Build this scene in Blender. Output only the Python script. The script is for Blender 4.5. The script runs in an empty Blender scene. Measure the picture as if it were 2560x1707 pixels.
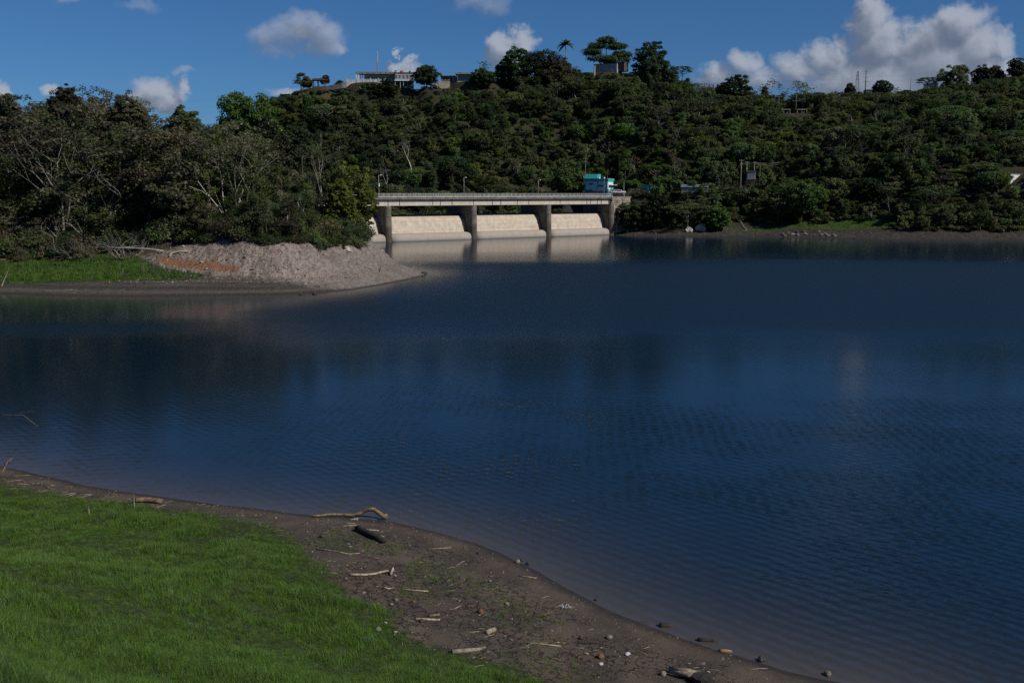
import bpy, bmesh, math, random
import numpy as np
from mathutils import Vector, Matrix, Euler, Quaternion

scene = bpy.context.scene
# ------------------------------------------------------------------ camera, sun, sky, exposure
CAMZ = 19.0
F = 2489.0                       # focal length in pixels of the 2560 px wide photograph (35 mm lens)
PITCH = math.atan(369.5 / F)
cd = bpy.data.cameras.new('camera'); cam = bpy.data.objects.new('camera', cd); scene.collection.objects.link(cam)
cam.location = (0, 0, CAMZ); cam.rotation_euler = (math.pi / 2 - PITCH, 0, 0)
cd.sensor_width = 36; cd.lens = 35.0; cd.clip_start = 0.1; cd.clip_end = 6000
cd.dof.use_dof = True; cd.dof.focus_distance = 160; cd.dof.aperture_fstop = 1.4
scene.camera = cam
scene.view_settings.view_transform = 'Standard'; scene.view_settings.look = 'None'
scene.view_settings.exposure = -0.05; scene.view_settings.gamma = 1
SUN_H = Vector((0.86, -0.51)).normalized(); SUN_EL = math.radians(41)
sun_dir = Vector((SUN_H.x * math.cos(SUN_EL), SUN_H.y * math.cos(SUN_EL), math.sin(SUN_EL)))
sd = bpy.data.lights.new('sun', 'SUN'); sd.energy = 4.3; sd.angle = math.radians(0.53); sd.color = (1.0, 0.92, 0.80)
so = bpy.data.objects.new('sun', sd); scene.collection.objects.link(so); so.location = (60, -40, 120)
so.rotation_euler = (-sun_dir).to_track_quat('-Z', 'Y').to_euler()
SKY_STRENGTH = 0.05
world = bpy.data.worlds.new('World'); scene.world = world; world.use_nodes = True

class NT:
    """small helper that makes nodes and links in one call"""
    def __init__(s, nt): s.t = nt; s.n = nt.nodes; s.l = nt.links
    def node(s, typ, **kw):
        n = s.n.new(typ)
        for k, v in kw.items(): setattr(n, k, v)
        return n
    def put(s, sock, v):
        if isinstance(v, bpy.types.NodeSocket): s.l.new(v, sock)
        elif v is not None: sock.default_value = v
    def math(s, op, a, b=None, c=None, clamp=False):
        n = s.node('ShaderNodeMath', operation=op, use_clamp=clamp)
        s.put(n.inputs[0], a)
        if b is not None: s.put(n.inputs[1], b)
        if c is not None: s.put(n.inputs[2], c)
        return n.outputs[0]
    def vmath(s, op, a, b=None):
        n = s.node('ShaderNodeVectorMath', operation=op); s.put(n.inputs[0], a)
        if b is not None: s.put(n.inputs[1], b)
        return n.outputs[0]
    def mix(s, f, a, b, blend='MIX'):
        n = s.node('ShaderNodeMix', data_type='RGBA', blend_type=blend); s.put(n.inputs[0], f)
        s.put(n.inputs[6], c4(a)); s.put(n.inputs[7], c4(b)); return n.outputs[2]
    def step(s, v, lo, hi, a=0.0, b=1.0):
        n = s.node('ShaderNodeMapRange', interpolation_type='SMOOTHSTEP'); s.put(n.inputs[0], v)
        for i, q in enumerate((lo, hi, a, b)): s.put(n.inputs[1 + i], q)
        return n.outputs[0]
    def noise(s, vec, scale, detail=4, rough=0.55, dist=0.0, out=0):
        n = s.node('ShaderNodeTexNoise'); s.put(n.inputs['Vector'], vec); n.inputs['Scale'].default_value = scale
        n.inputs['Detail'].default_value = detail; n.inputs['Roughness'].default_value = rough
        n.inputs['Distortion'].default_value = dist; return n.outputs[out]
    def attr(s, name, out=2):
        n = s.node('ShaderNodeAttribute'); n.attribute_name = name; return n.outputs[out]
    def mapping(s, vec, scale=(1, 1, 1), rot=(0, 0, 0), loc=(0, 0, 0)):
        n = s.node('ShaderNodeMapping'); s.put(n.inputs[0], vec)
        n.inputs['Location'].default_value = loc; n.inputs['Rotation'].default_value = rot; n.inputs['Scale'].default_value = scale
        return n.outputs[0]
def c4(c):
    if isinstance(c, (tuple, list)) and len(c) == 3: return (*c, 1.0)
    return c

def pix_dir(px, py):
    cx = (px - 1280) / F; cy = -(py - 853.5) / F; c, s = math.cos(PITCH), math.sin(PITCH)
    return Vector((cx, cy * s + c, cy * c - s))
def P(px, py, Y):
    """the point of the photographed place at photo pixel (px, py) and Y metres in front of the camera"""
    d = pix_dir(px, py); t = Y / d.y
    return Vector((d.x * t, Y, CAMZ + d.z * t))
def P0(px, py, z=0.0):
    d = pix_dir(px, py); t = (z - CAMZ) / d.z
    return Vector((d.x * t, d.y * t, z))
def MPP(Y): return Y / F          # metres per photo pixel at a distance

# sky: one Nishita sky, with fair-weather cumulus laid out by direction (at infinity)
def build_world():
    t = NT(world.node_tree); t.n.clear()
    geo = t.node('ShaderNodeTexCoord'); vec = geo.outputs['Generated']
    sky = t.node('ShaderNodeTexSky', sky_type='NISHITA', sun_disc=False)
    sky.sun_elevation = SUN_EL; sky.sun_rotation = math.atan2(SUN_H.x, SUN_H.y)
    sky.altitude = 0; sky.air_density = 0.85; sky.dust_density = 0.25; sky.ozone_density = 3.2
    sx = t.node('ShaderNodeSeparateXYZ'); t.put(sx.inputs[0], vec)
    X, Y, Z = sx.outputs
    yy = t.math('MAXIMUM', t.math('ABSOLUTE', Y), 0.05)
    u = t.math('DIVIDE', X, yy); v = t.math('DIVIDE', Z, yy)
    # billowing outlines: warp the direction, then measure against the puffs
    cmb = t.node('ShaderNodeCombineXYZ'); t.put(cmb.inputs[0], u); t.put(cmb.inputs[1], v); t.put(cmb.inputs[2], t.math('SIGN', Y))
    uv = cmb.outputs[0]
    def warped(off):
        p = t.vmath('ADD', uv, off)
        w1 = t.vmath('SUBTRACT', t.noise(p, 24, 2, .5, out=1), (.5, .5, .5)); w2 = t.vmath('SUBTRACT', t.noise(p, 75, 5, .62, out=1), (.5, .5, .5))
        sc = t.node('ShaderNodeVectorMath', operation='SCALE'); t.put(sc.inputs[0], w1); sc.inputs['Scale'].default_value = .030
        sc2 = t.node('ShaderNodeVectorMath', operation='SCALE'); t.put(sc2.inputs[0], w2); sc2.inputs['Scale'].default_value = .020
        return t.vmath('ADD', p, t.vmath('ADD', sc.outputs[0], sc2.outputs[0]))
    # (px, py, rx, ry, density) in photo pixels, centre of each puff
    puffs = [(2178, 62, 52, 62, 1), (2205, 120, 78, 66, 1), (2400, 62, 72, 56, 1), (2330, 92, 80, 56, 1), (2452, 122, 58, 62, 1), (2350, 165, 150, 80, 1), (2280, 120, 50, 40, .9),
             (2502, 118, 30, 40, .9), (2190, 205, 200, 62, 1), (2070, 145, 70, 44, .8), (2000, 178, 66, 44, .85), (2470, 195, 90, 60, 1), (2110, 105, 26, 22, .6),
             (1865, 160, 46, 36, .72), (1790, 192, 60, 30, .6), (1900, 205, 90, 34, .6), (1960, 150, 26, 20, .4),
             (1302, 100, 36, 30, .85), (1250, 130, 50, 42, .9), (1280, 160, 60, 40, .9), (1330, 84, 18, 14, .5),
             (745, 82, 86, 40, .50), (815, 98, 56, 36, .48), (680, 92, 54, 38, .46), (690, 132, 58, 20, .34), (850, 112, 26, 20, .5),
             (378, 226, 56, 38, .85), (428, 245, 36, 30, .8), (457, 225, 12, 24, .6), (340, 250, 40, 30, .8), (390, 262, 70, 26, .8),
             (1010, 170, 46, 28, .75), (1003, 122, 10, 10, .55), (2, 230, 26, 32, .8), (130, 230, 22, 18, .7), (720, 232, 40, 14, .5),
             (1235, 25, 40, 28, .30), (1195, 8, 44, 22, .30), (455, 182, 24, 12, .28), (165, 4, 36, 16, .32), (350, 15, 50, 16, .2)]
    puffs += [(px_, py_, 160, 60, .8) for px_, py_ in ((-420, 120), (-900, 40), (-1500, 150), (3000, 60), (3500, 140), (4300, 60), (2140, -560), (-1400, -700), (4200, -800))]  # unseen puffs; the one high over the lake is there for its glitter
    def field(p):
        sp = t.node('ShaderNodeSeparateXYZ'); t.put(sp.inputs[0], p); U, V = sp.outputs[0], sp.outputs[1]; best = None
        for (px, py, rx, ry, w) in puffs:
            d = pix_dir(px, py); cu, cv = d.x / d.y, d.z / d.y; rx, ry = rx * 1.14, ry * 1.14
            a = t.math('MULTIPLY_ADD', U, F / rx, -cu * F / rx); b = t.math('MULTIPLY_ADD', V, F / ry, -cv * F / ry)
            m = t.math('MULTIPLY_ADD', a, a, t.math('MULTIPLY', b, b)); m = t.math('MULTIPLY_ADD', m, -w, w)
            best = m if best is None else t.math('SMOOTH_MAX', best, m, 0.18)
        return best
    dens = field(warped((0, 0, 0)))
    soft = t.noise(uv, 14, 3, .5)
    alpha = t.step(dens, t.math('MULTIPLY_ADD', soft, -.5, .14), t.math('MULTIPLY_ADD', soft, 1.2, .14))
    alpha = t.math('MULTIPLY', alpha, .97)
    # light comes from the upper right: compare with the cloud a little way towards the sun
    toward = field(warped((.008, .012, 0)))
    lit = t.math('SUBTRACT', dens, toward)
    lit = t.math('ADD', t.math('MULTIPLY', lit, .8), t.math('MULTIPLY_ADD', soft, .9, -.45))
    lit = t.step(lit, -0.30, 0.55)
    white = t.mix(lit, (0.130, 0.165, 0.240), (0.37, 0.41, 0.49))
    bg1 = t.node('ShaderNodeBackground'); 
    skyc = t.mix(1.0, sky.outputs[0], (0.46, 0.84, 1.25), 'MULTIPLY')
    t.put(bg1.inputs[0], skyc); bg1.inputs[1].default_value = SKY_STRENGTH
    bg2 = t.node('ShaderNodeBackground'); t.put(bg2.inputs[0], white); bg2.inputs[1].default_value = 1.0
    # clouds only stand above the horizon
    alpha = t.math('MULTIPLY', alpha, t.step(Z, 0.0, 0.02))
    ms = t.node('ShaderNodeMixShader'); t.put(ms.inputs[0], alpha); t.put(ms.inputs[1], bg1.outputs[0]); t.put(ms.inputs[2], bg2.outputs[0])
    out = t.node('ShaderNodeOutputWorld'); t.put(out.inputs[0], ms.outputs[0])
build_world()
scene.cycles.max_bounces = 6; scene.cycles.diffuse_bounces = 2; scene.cycles.glossy_bounces = 3; scene.cycles.transparent_max_bounces = 6
scene.cycles.transmission_bounces = 3
scene.cycles.use_adaptive_sampling = True
scene.cycles.use_denoising = False

# ------------------------------------------------------------------ helpers: objects, materials, meshes
COL = scene.collection
rng = np.random.default_rng(7); random.seed(7)

def tag(o, label=None, cat=None, group=None, kind=None):
    if label: o['label'] = label
    if cat: o['category'] = cat
    if group: o['group'] = group
    if kind: o['kind'] = kind
    return o
def thing(name, label, cat, loc=(0, 0, 0), rz=0.0, group=None):
    o = bpy.data.objects.new(name, None); COL.objects.link(o); o.empty_display_size = .3
    o.location = loc; o.rotation_euler = (0, 0, rz); return tag(o, label, cat, group)
def mesh_obj(name, me, parent=None, loc=None):
    o = bpy.data.objects.new(name, me); COL.objects.link(o)
    if parent is not None: o.parent = parent
    if loc is not None: o.location = loc
    return o
def copy_tree(o, parent=None):
    c = o.copy(); COL.objects.link(c)
    if parent is not None: c.parent = parent
    for ch in [q for q in o.children]: copy_tree(ch, c)
    return c

class MB:
    """collects boxes, tubes, prisms and loose faces and builds them as one mesh"""
    def __init__(s): s.v = []; s.f = []; s.m = []; s.k = 0
    def add(s, verts, faces, m=0):
        s.v.extend([tuple(q) for q in verts]); s.f.extend([tuple(i + s.k for i in f) for f in faces]); s.m.extend([m] * len(faces)); s.k += len(verts); return s
    def box(s, c, d, rz=0.0, m=0, taper=1.0):
        hx, hy, hz = d[0] / 2, d[1] / 2, d[2] / 2; cs, sn = math.cos(rz), math.sin(rz); V = []
        for z in (-1, 1):
            k = taper if z > 0 else 1
            for x, y in ((-1, -1), (1, -1), (1, 1), (-1, 1)):
                X, Y = x * hx * k, y * hy * k
                V.append((c[0] + X * cs - Y * sn, c[1] + X * sn + Y * cs, c[2] + z * hz))
        return s.add(V, [(0, 3, 2, 1), (4, 5, 6, 7), (0, 1, 5, 4), (1, 2, 6, 5), (2, 3, 7, 6), (3, 0, 4, 7)], m)
    def span(s, a, b, m=0):
        c = [(a[i] + b[i]) / 2 for i in range(3)]; return s.box(c, [abs(a[i] - b[i]) for i in range(3)], 0, m)
    def tube(s, pts, rad, n=6, m=0, cap=True):
        pts = [Vector(p) for p in pts]
        if not isinstance(rad, (list, tuple)): rad = [rad] * len(pts)
        V = []; L = len(pts); up = None
        for i, p in enumerate(pts):
            d = (pts[min(i + 1, L - 1)] - pts[max(i - 1, 0)])
            d = d.normalized() if d.length > 1e-9 else Vector((0, 0, 1))
            a = d.orthogonal().normalized() if up is None else (up - d * up.dot(d))
            if a.length < 1e-4: a = d.orthogonal()
            a.normalize(); up = a; b = d.cross(a)
            for k in range(n):
                q = 2 * math.pi * k / n; V.append(p + (a * math.cos(q) + b * math.sin(q)) * rad[i])
        Fc = [(i * n + k, i * n + (k + 1) % n, (i + 1) * n + (k + 1) % n, (i + 1) * n + k) for i in range(L - 1) for k in range(n)]
        if cap: Fc += [tuple(range(n - 1, -1, -1)), tuple(range((L - 1) * n, L * n))]
        return s.add(V, Fc, m)
    def prism(s, poly, frame, w0, w1, m=0):
        """poly = (a, b) pairs, frame(a, b, w) gives a point"""
        n = len(poly); V = [frame(a, b, w0) for a, b in poly] + [frame(a, b, w1) for a, b in poly]
        return s.add(V, [tuple(range(n - 1, -1, -1)), tuple(range(n, 2 * n))] + [(i, (i + 1) % n, n + (i + 1) % n, n + i) for i in range(n)], m)
    def lathe(s, prof, c=(0, 0, 0), n=10, m=0):
        V = [(c[0] + r * math.cos(2 * math.pi * k / n), c[1] + r * math.sin(2 * math.pi * k / n), c[2] + z) for r, z in prof for k in range(n)]
        L = len(prof)
        return s.add(V, [(i * n + k, i * n + (k + 1) % n, (i + 1) * n + (k + 1) % n, (i + 1) * n + k) for i in range(L - 1) for k in range(n)]
                     + [tuple(range(n - 1, -1, -1)), tuple(range((L - 1) * n, L * n))], m)
    def mesh(s, name, mats, smooth=False):
        me = bpy.data.meshes.new(name); me.from_pydata(s.v, [], s.f)
        for q in (mats if isinstance(mats, (list, tuple)) else [mats]): me.materials.append(q)
        me.polygons.foreach_set('material_index', s.m)
        if smooth: me.polygons.foreach_set('use_smooth', [True] * len(s.f))
        me.update(); return me
    def build(s, name, mats, parent=None, smooth=False, bevel=0.0):
        me = s.mesh(name, mats, smooth)
        bm = bmesh.new(); bm.from_mesh(me); bmesh.ops.recalc_face_normals(bm, faces=bm.faces)
        if bevel: bmesh.ops.bevel(bm, geom=list(bm.edges), offset=bevel, segments=1, affect='EDGES', clamp_overlap=True)
        bm.to_mesh(me); bm.free()
        return mesh_obj(name, me, parent)

def np_mesh(name, V, Fq, mats, smooth=True, mat_idx=None):
    """mesh from numpy arrays: V (n,3), Fq (m,k)"""
    me = bpy.data.meshes.new(name); V = np.asarray(V, np.float32); Fq = np.asarray(Fq, np.int32); k = Fq.shape[1]
    me.vertices.add(len(V)); me.vertices.foreach_set('co', V.ravel())
    me.loops.add(Fq.size); me.loops.foreach_set('vertex_index', Fq.ravel())
    me.polygons.add(len(Fq)); me.polygons.foreach_set('loop_start', np.arange(0, Fq.size, k, dtype=np.int32))
    me.polygons.foreach_set('use_smooth', np.full(len(Fq), smooth))
    for q in (mats if isinstance(mats, (list, tuple)) else [mats]): me.materials.append(q)
    if mat_idx is not None: me.polygons.foreach_set('material_index', np.asarray(mat_idx, np.int32))
    me.update(calc_edges=True); me.validate(); return me
def set_attr(me, name, arr, typ='FLOAT', dom='POINT'):
    a = me.attributes.new(name, typ, dom)
    a.data.foreach_set('vector' if typ == 'FLOAT_VECTOR' else ('color' if typ == 'FLOAT_COLOR' else 'value'), np.asarray(arr).ravel())

def surf(name, color, rough=0.8, var=0.25, scale=3.0, dark=None, bump=0.0, bscale=20.0, metallic=0.0, spec=0.3, streak=None, coords='Object', rnd=0.0):
    """weathered procedural paint / concrete / wood: colour noise, stains, fine relief"""
    m = bpy.data.materials.new(name); m.use_nodes = True; t = NT(m.node_tree); b = t.n['Principled BSDF']
    tc = t.node('ShaderNodeTexCoord'); v = tc.outputs[coords]
    n = t.noise(v, scale, 5, 0.6)
    d = dark or tuple(c * (1 - var * 1.6) for c in color)
    col = t.mix(t.step(n, 0.34, 0.66), d, tuple(min(1, c * (1 + var * 0.5)) for c in color))
    if streak:
        sv = t.mapping(v, streak[1]); sn = t.noise(sv, 1.0, 4, 0.6)
        col = t.mix(t.math('MULTIPLY', t.step(sn, 0.48, 0.72), streak[2]), col, streak[0])
    if rnd:
        oi = t.node('ShaderNodeObjectInfo'); col = t.mix(1.0, col, t.mix(oi.outputs['Random'], (1 - rnd,) * 3, (1 + rnd,) * 3), 'MULTIPLY')
    t.put(b.inputs['Base Color'], col); b.inputs['Roughness'].default_value = rough; b.inputs['Metallic'].default_value = metallic
    b.inputs['Specular IOR Level'].default_value = spec
    if bump:
        bn = t.node('ShaderNodeBump'); bn.inputs['Strength'].default_value = 0.6; bn.inputs['Distance'].default_value = bump
        t.put(bn.inputs['Height'], t.noise(v, bscale, 4, 0.6)); t.put(b.inputs['Normal'], bn.outputs[0])
    return m

# ------------------------------------------------------------------ value noise on arrays
def vnoise(x, y, seed=0):
    xi = np.floor(x).astype(np.int64); yi = np.floor(y).astype(np.int64); fx = x - xi; fy = y - yi
    fx = fx * fx * (3 - 2 * fx); fy = fy * fy * (3 - 2 * fy)
    def h(a, b):
        n = (a * 374761393 + b * 668265263 + seed * 1442695041) & 0xFFFFFFFF
        n = ((n ^ (n >> 13)) * 1274126177) & 0xFFFFFFFF
        return ((n ^ (n >> 16)) & 0xFFFF) / 65535.0
    return (h(xi, yi) * (1 - fx) + h(xi + 1, yi) * fx) * (1 - fy) + (h(xi, yi + 1) * (1 - fx) + h(xi + 1, yi + 1) * fx) * fy
def fbm(x, y, sc, oct=4, seed=0, gain=.5):
    x = np.asarray(x, float) / sc; y = np.asarray(y, float) / sc; a = 1.0; r = 0; tot = 0
    for o in range(oct):
        r = r + a * (vnoise(x + 17.3 * o, y - 9.1 * o, seed + o) - .5); tot += a; a *= gain; x = x * 2; y = y * 2
    return r / tot * 2
def sdpoly(x, y, poly):
    """signed distance to a closed polygon, positive inside"""
    x = np.asarray(x, float); y = np.asarray(y, float); best = np.full(x.shape, 1e18); ins = np.zeros(x.shape, bool); n = len(poly)
    for i in range(n):
        ax, ay = poly[i]; bx, by = poly[(i + 1) % n]; dx, dy = bx - ax, by - ay; L = dx * dx + dy * dy
        tt = np.clip(((x - ax) * dx + (y - ay) * dy) / max(L, 1e-9), 0, 1)
        best = np.minimum(best, (x - ax - tt * dx) ** 2 + (y - ay - tt * dy) ** 2)
        c = ((ay > y) != (by > y)) & (x < (bx - ax) * (y - ay) / (by - ay if by != ay else 1e-9) + ax); ins ^= c
    return np.where(ins, 1, -1) * np.sqrt(best)
# ------------------------------------------------------------------ terrain
D = 1.08844      # the shoreline below was read off at 2352 px width
near_px = [(0, 1068), (100, 1092), (200, 1115), (330, 1135), (450, 1152), (600, 1168), (700, 1180), (800, 1187), (900, 1197), (1000, 1220), (1100, 1247), (1180, 1285), (1230, 1310),
           (1300, 1350), (1400, 1400), (1500, 1440), (1600, 1475), (1700, 1505), (1800, 1540), (1900, 1562), (1965, 1570)]
near_line = [P0(a * D, b * D).xy for a, b in near_px]
near_poly = [(-400, 130), (-120, 96), (-62, 80)] + [tuple(p) for p in near_line] + [(22, 27), (45, 8), (120, -40), (400, -120), (400, -400), (-400, -400)]
pen_px = [(0, 737), (150, 742), (300, 743), (450, 742), (600, 740), (700, 738), (800, 733), (880, 725), (960, 712), (1020, 700), (1068, 688)]
pen_line = [P0(a, b).xy for a, b in pen_px]
pen_poly = [(-420, 150), (-150, 182)] + [tuple(p) for p in pen_line] + [(-21, 244), (-27, 254), (-36, 266), (-46, 292), (-62, 330), (-84, 368), (-150, 400), (-420, 440)]
far_px = [(1545, 590), (1600, 590.5), (1640, 592), (1700, 592), (1800, 592), (1900, 592), (1950, 594), (2050, 596), (2120, 597), (2200, 599), (2300, 600), (2400, 601), (2560, 602)]
far_line = [P0(a, b).xy for a, b in far_px]
DAM_L = Vector((-47.3, 395.0)); DAM_R = Vector((45.8, 465.0)); DU = (DAM_R - DAM_L).normalized(); DN = Vector((DU.y, -DU.x))   # along the dam; towards the lake
def dam_xy(u, w): return DAM_L + DU * u + DN * w
_b = [dam_xy(116, -22), dam_xy(60, -30), dam_xy(-10, -30), dam_xy(-60, -20)]
far_poly = [tuple(dam_xy(119, 4))] + [tuple(p) for p in far_line] + [(330, 380), (700, 330), (1600, 300), (1600, 2400), (-1600, 2400), (-1600, 420), (-420, 430), (-160, 400)] + [tuple(p) for p in reversed(_b)]

S0 = float(sdpoly(np.array([0.]), np.array([0.]), near_poly)[0])
ridge_px = [(-600, 470), (0, 460), (300, 440), (480, 400), (600, 335), (690, 268), (760, 232), (850, 216), (940, 214), (1000, 222), (1100, 222), (1180, 222), (1250, 225), (1350, 215), (1440, 200), (1500, 190), (1560, 190),
            (1650, 212), (1720, 242), (1800, 262), (1900, 268), (2000, 272), (2100, 262), (2200, 255), (2300, 240), (2400, 222), (2480, 212), (2560, 200), (2800, 185), (3200, 170)]
R_YM = 600.0
_ra = np.array([(a - 1280) / F for a, b in ridge_px]); _rz = np.array([P(1280, b, R_YM).z for a, b in ridge_px])
PADS = []           # (x, y, z, radius, blend) levelled spots for buildings
def H_near(x, y, s=None):
    s = sdpoly(x, y, near_poly) if s is None else s
    z = np.interp(s, [-60, -20, 0, 5, 10, 14, 18, 24, S0 - 3, S0, S0 + 30], [-14, -3, 0, .42, 1.05, 1.8, 3.2, 5.9, 12.3, 13.6, 20])
    rough = np.clip(s / 6, 0.1, 1)
    z = z + rough * (0.16 * fbm(x, y, 2.2, 3, 3) + 0.45 * fbm(x, y, 9, 3, 5) * np.clip((s - 8) / 8, 0, 1)) * np.clip((np.hypot(x, y) - 2) / 6, 0, 1)
    return z
def H_pen(x, y, s=None):
    s = sdpoly(x, y, pen_poly) if s is None else s
    s2 = s * (1 + .75 * np.clip((x + 64) / 28, 0, 1) * np.clip(s / 4, 0, 1)) + 1.2 * fbm(x, y, 12, 3, 21) * np.clip(s / 6, 0, 1)
    left = np.clip((-62 - x) / 22, 0, 1)           # the grassy cove has no steep bank
    zs = np.interp(s2, [-60, -10, 0, 7, 13, 18, 24, 28, 60, 100, 160], [-12, -1.5, 0, 1.1, 2.6, 5.4, 8.4, 9.6, 19, 29, 35])
    zl = np.interp(s2, [-60, -10, 0, 7, 14, 22, 30, 36, 60, 100, 160], [-12, -1.5, 0, .9, 2.0, 3.5, 5.6, 8.0, 18, 29, 35])
    z = zs * (1 - left) + zl * left
    tz = np.clip(z, 0, 3.2)
    z = z + 0.05 * np.sin(tz * 2 * np.pi / 0.42 + 2.5 * fbm(x, y, 30, 2, 4)) * (z > 0.1) * (z < 3.4)          # old water lines step the mud
    bank = np.clip((z - 2.4) / 1.2, 0, 1) * np.clip((10.5 - z) / 2, 0, 1) * (1 - .6 * left)
    z = z + bank * (0.55 * fbm(x * 1.6 + y * .8, y * .5 - x * .3, 3.0, 4, 8) + 0.22 * fbm(x, y, 1.1, 3, 15))
    return z
def H_far(x, y, s=None):
    s = sdpoly(x, y, far_poly) if s is None else s
    s2 = s + 2.2 * fbm(x, y, 16, 3, 31) * np.clip(s / 8, 0, 1)
    bank = np.interp(s2, [-60, -10, 0, 6, 14, 24, 32, 44, 70], [-12, -2, 0, .9, 2.0, 5.2, 9.5, 15.5, 19.5])
    a = x / np.maximum(y, 60)
    yr = R_YM + 40 * fbm(a * 100, a * 0, 14, 2, 44) + 25 * np.clip((a - .2) / .3, 0, 1)
    zr = (np.interp(a, _ra, _rz) - CAMZ) * yr / R_YM + CAMZ
    yb = 478 - 62 * np.clip((a + .02) / .5, -1.0, 1) + 10
    tt = (y - yb) / (yr - yb); t1 = np.clip(tt, 0, 1)
    hill = 17 + (zr - 17) * (0.75 * t1 ** 0.85 + 0.25 * np.sin(t1 * np.pi / 2))
    hill = np.where(tt > 1, zr - (y - yr) * 0.10, hill)
    z = np.where(tt > 0, np.maximum(bank, np.minimum(hill, bank + np.maximum(0, s2 - 34) * .9)), bank)
    wild = np.clip((s - 30) / 30, 0, 1)
    z = z + wild * np.sin(np.pi * np.clip(tt, 0, 1)) * (5.0 * fbm(x, y, 55, 3, 50) + 2.0 * fbm(x, y, 14, 2, 51)) + 0.25 * fbm(x, y, 3, 3, 57) * np.clip(s / 4, 0, 1)
    for (cx, cy, cz, r, bl) in PADS:
        k = np.clip((r + bl - np.hypot(x - cx, y - cy)) / bl, 0, 1); k = k * k * (3 - 2 * k) * np.clip((s - 9) / 9, 0, 1); z = z * (1 - k) + cz * k
    return z
def Hall(x, y):
    x = np.asarray(x, float); y = np.asarray(y, float)
    return np.maximum(np.maximum(H_near(x, y), H_pen(x, y)), H_far(x, y))
def Hz(x, y): return float(Hall(np.array([float(x)]), np.array([float(y)]))[0])
def hit(px, py, y0=4.0, y1=1200.0, which=None):
    """where the line of sight of a photo pixel first meets the terrain"""
    d = pix_dir(px, py); ys = np.geomspace(y0, y1, 1400); t = ys / d.y
    h = (which or Hall)(d.x * t, ys); z = CAMZ + d.z * t; k = np.nonzero(z < np.maximum(h, 0))[0]
    i = k[0] if len(k) else len(ys) - 1
    return Vector((d.x * t[i], ys[i], max(float(h[i]), 0)))
def PAD(px, py, Y, r, bl, dz=0.0):
    p = P(px, py, Y); PADS.append((p.x, p.y, p.z + dz, r, bl)); return p
# levelled ground under the buildings
PAD(1500, 477.5, 492, 15, 10); PAD(1560, 483, 486, 9, 8); PAD(1620, 483, 488, 9, 9); PAD(1738, 479, 480, 7, 8)
PAD(930, 212, 598, 13, 12); PAD(1003, 222.5, 595, 6, 10); PAD(1078, 221, 588, 5, 8); PAD(1190, 208.5, 603, 12, 12); PAD(1515, 184, 604, 8, 12); PAD(800, 222, 594, 6, 10)
PAD(1980, 287, 580, 12, 8)

def polar_grid(a0, a1, na, rows):
    an = np.linspace(a0, a1, na); A, R = np.meshgrid(an, rows); return np.sin(A) * R, np.cos(A) * R
def grid_faces(nr, na):
    i = np.arange(nr - 1)[:, None] * na + np.arange(na - 1)[None, :]; i = i.ravel(); return np.stack([i, i + 1, i + na + 1, i + na], 1)
GRASS_PX = [(-40, 1100), (0, 1112), (100, 1132), (200, 1150), (330, 1162), (420, 1172), (500, 1185), (580, 1200), (640, 1222), (690, 1255), (735, 1300), (770, 1340), (815, 1385), (860, 1420), (910, 1450), (960, 1475), (1010, 1492), (1080, 1508), (1150, 1525), (1260, 1566), (1300, 1600)]
grass_line = [hit(a * D, b * D, which=H_near).xy for a, b in GRASS_PX]
grass_poly = [tuple(p) for p in grass_line] + [(14, 28), (14, 10), (30, -30), (-200, -60), (-200, 60)]
PEN_GRASS = [(-60, 660), (0, 652), (150, 642), (260, 636), (330, 640), (370, 655), (395, 668), (520, 690), (440, 700), (300, 704), (150, 705), (-60, 712)]
pen_grass_poly = [tuple(hit(a, b, 150, 300, which=H_pen).xy) for a, b in PEN_GRASS]
ORANGE = [(385, 650), (420, 643), (480, 650), (560, 662), (600, 668), (590, 680), (500, 676), (420, 668)]
orange_poly = [tuple(hit(a, b, 150, 300, which=H_pen).xy) for a, b in ORANGE]
FAR_GRASS = [(1800, 578), (1880, 574), (1950, 566), (2040, 552), (2120, 545), (2180, 548), (2250, 560), (2230, 570), (2120, 574), (2040, 572), (1950, 574), (1880, 579)]
far_grass_poly = [tuple(hit(a, b, 400, 520, which=H_far).xy) for a, b in FAR_GRASS]

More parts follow.
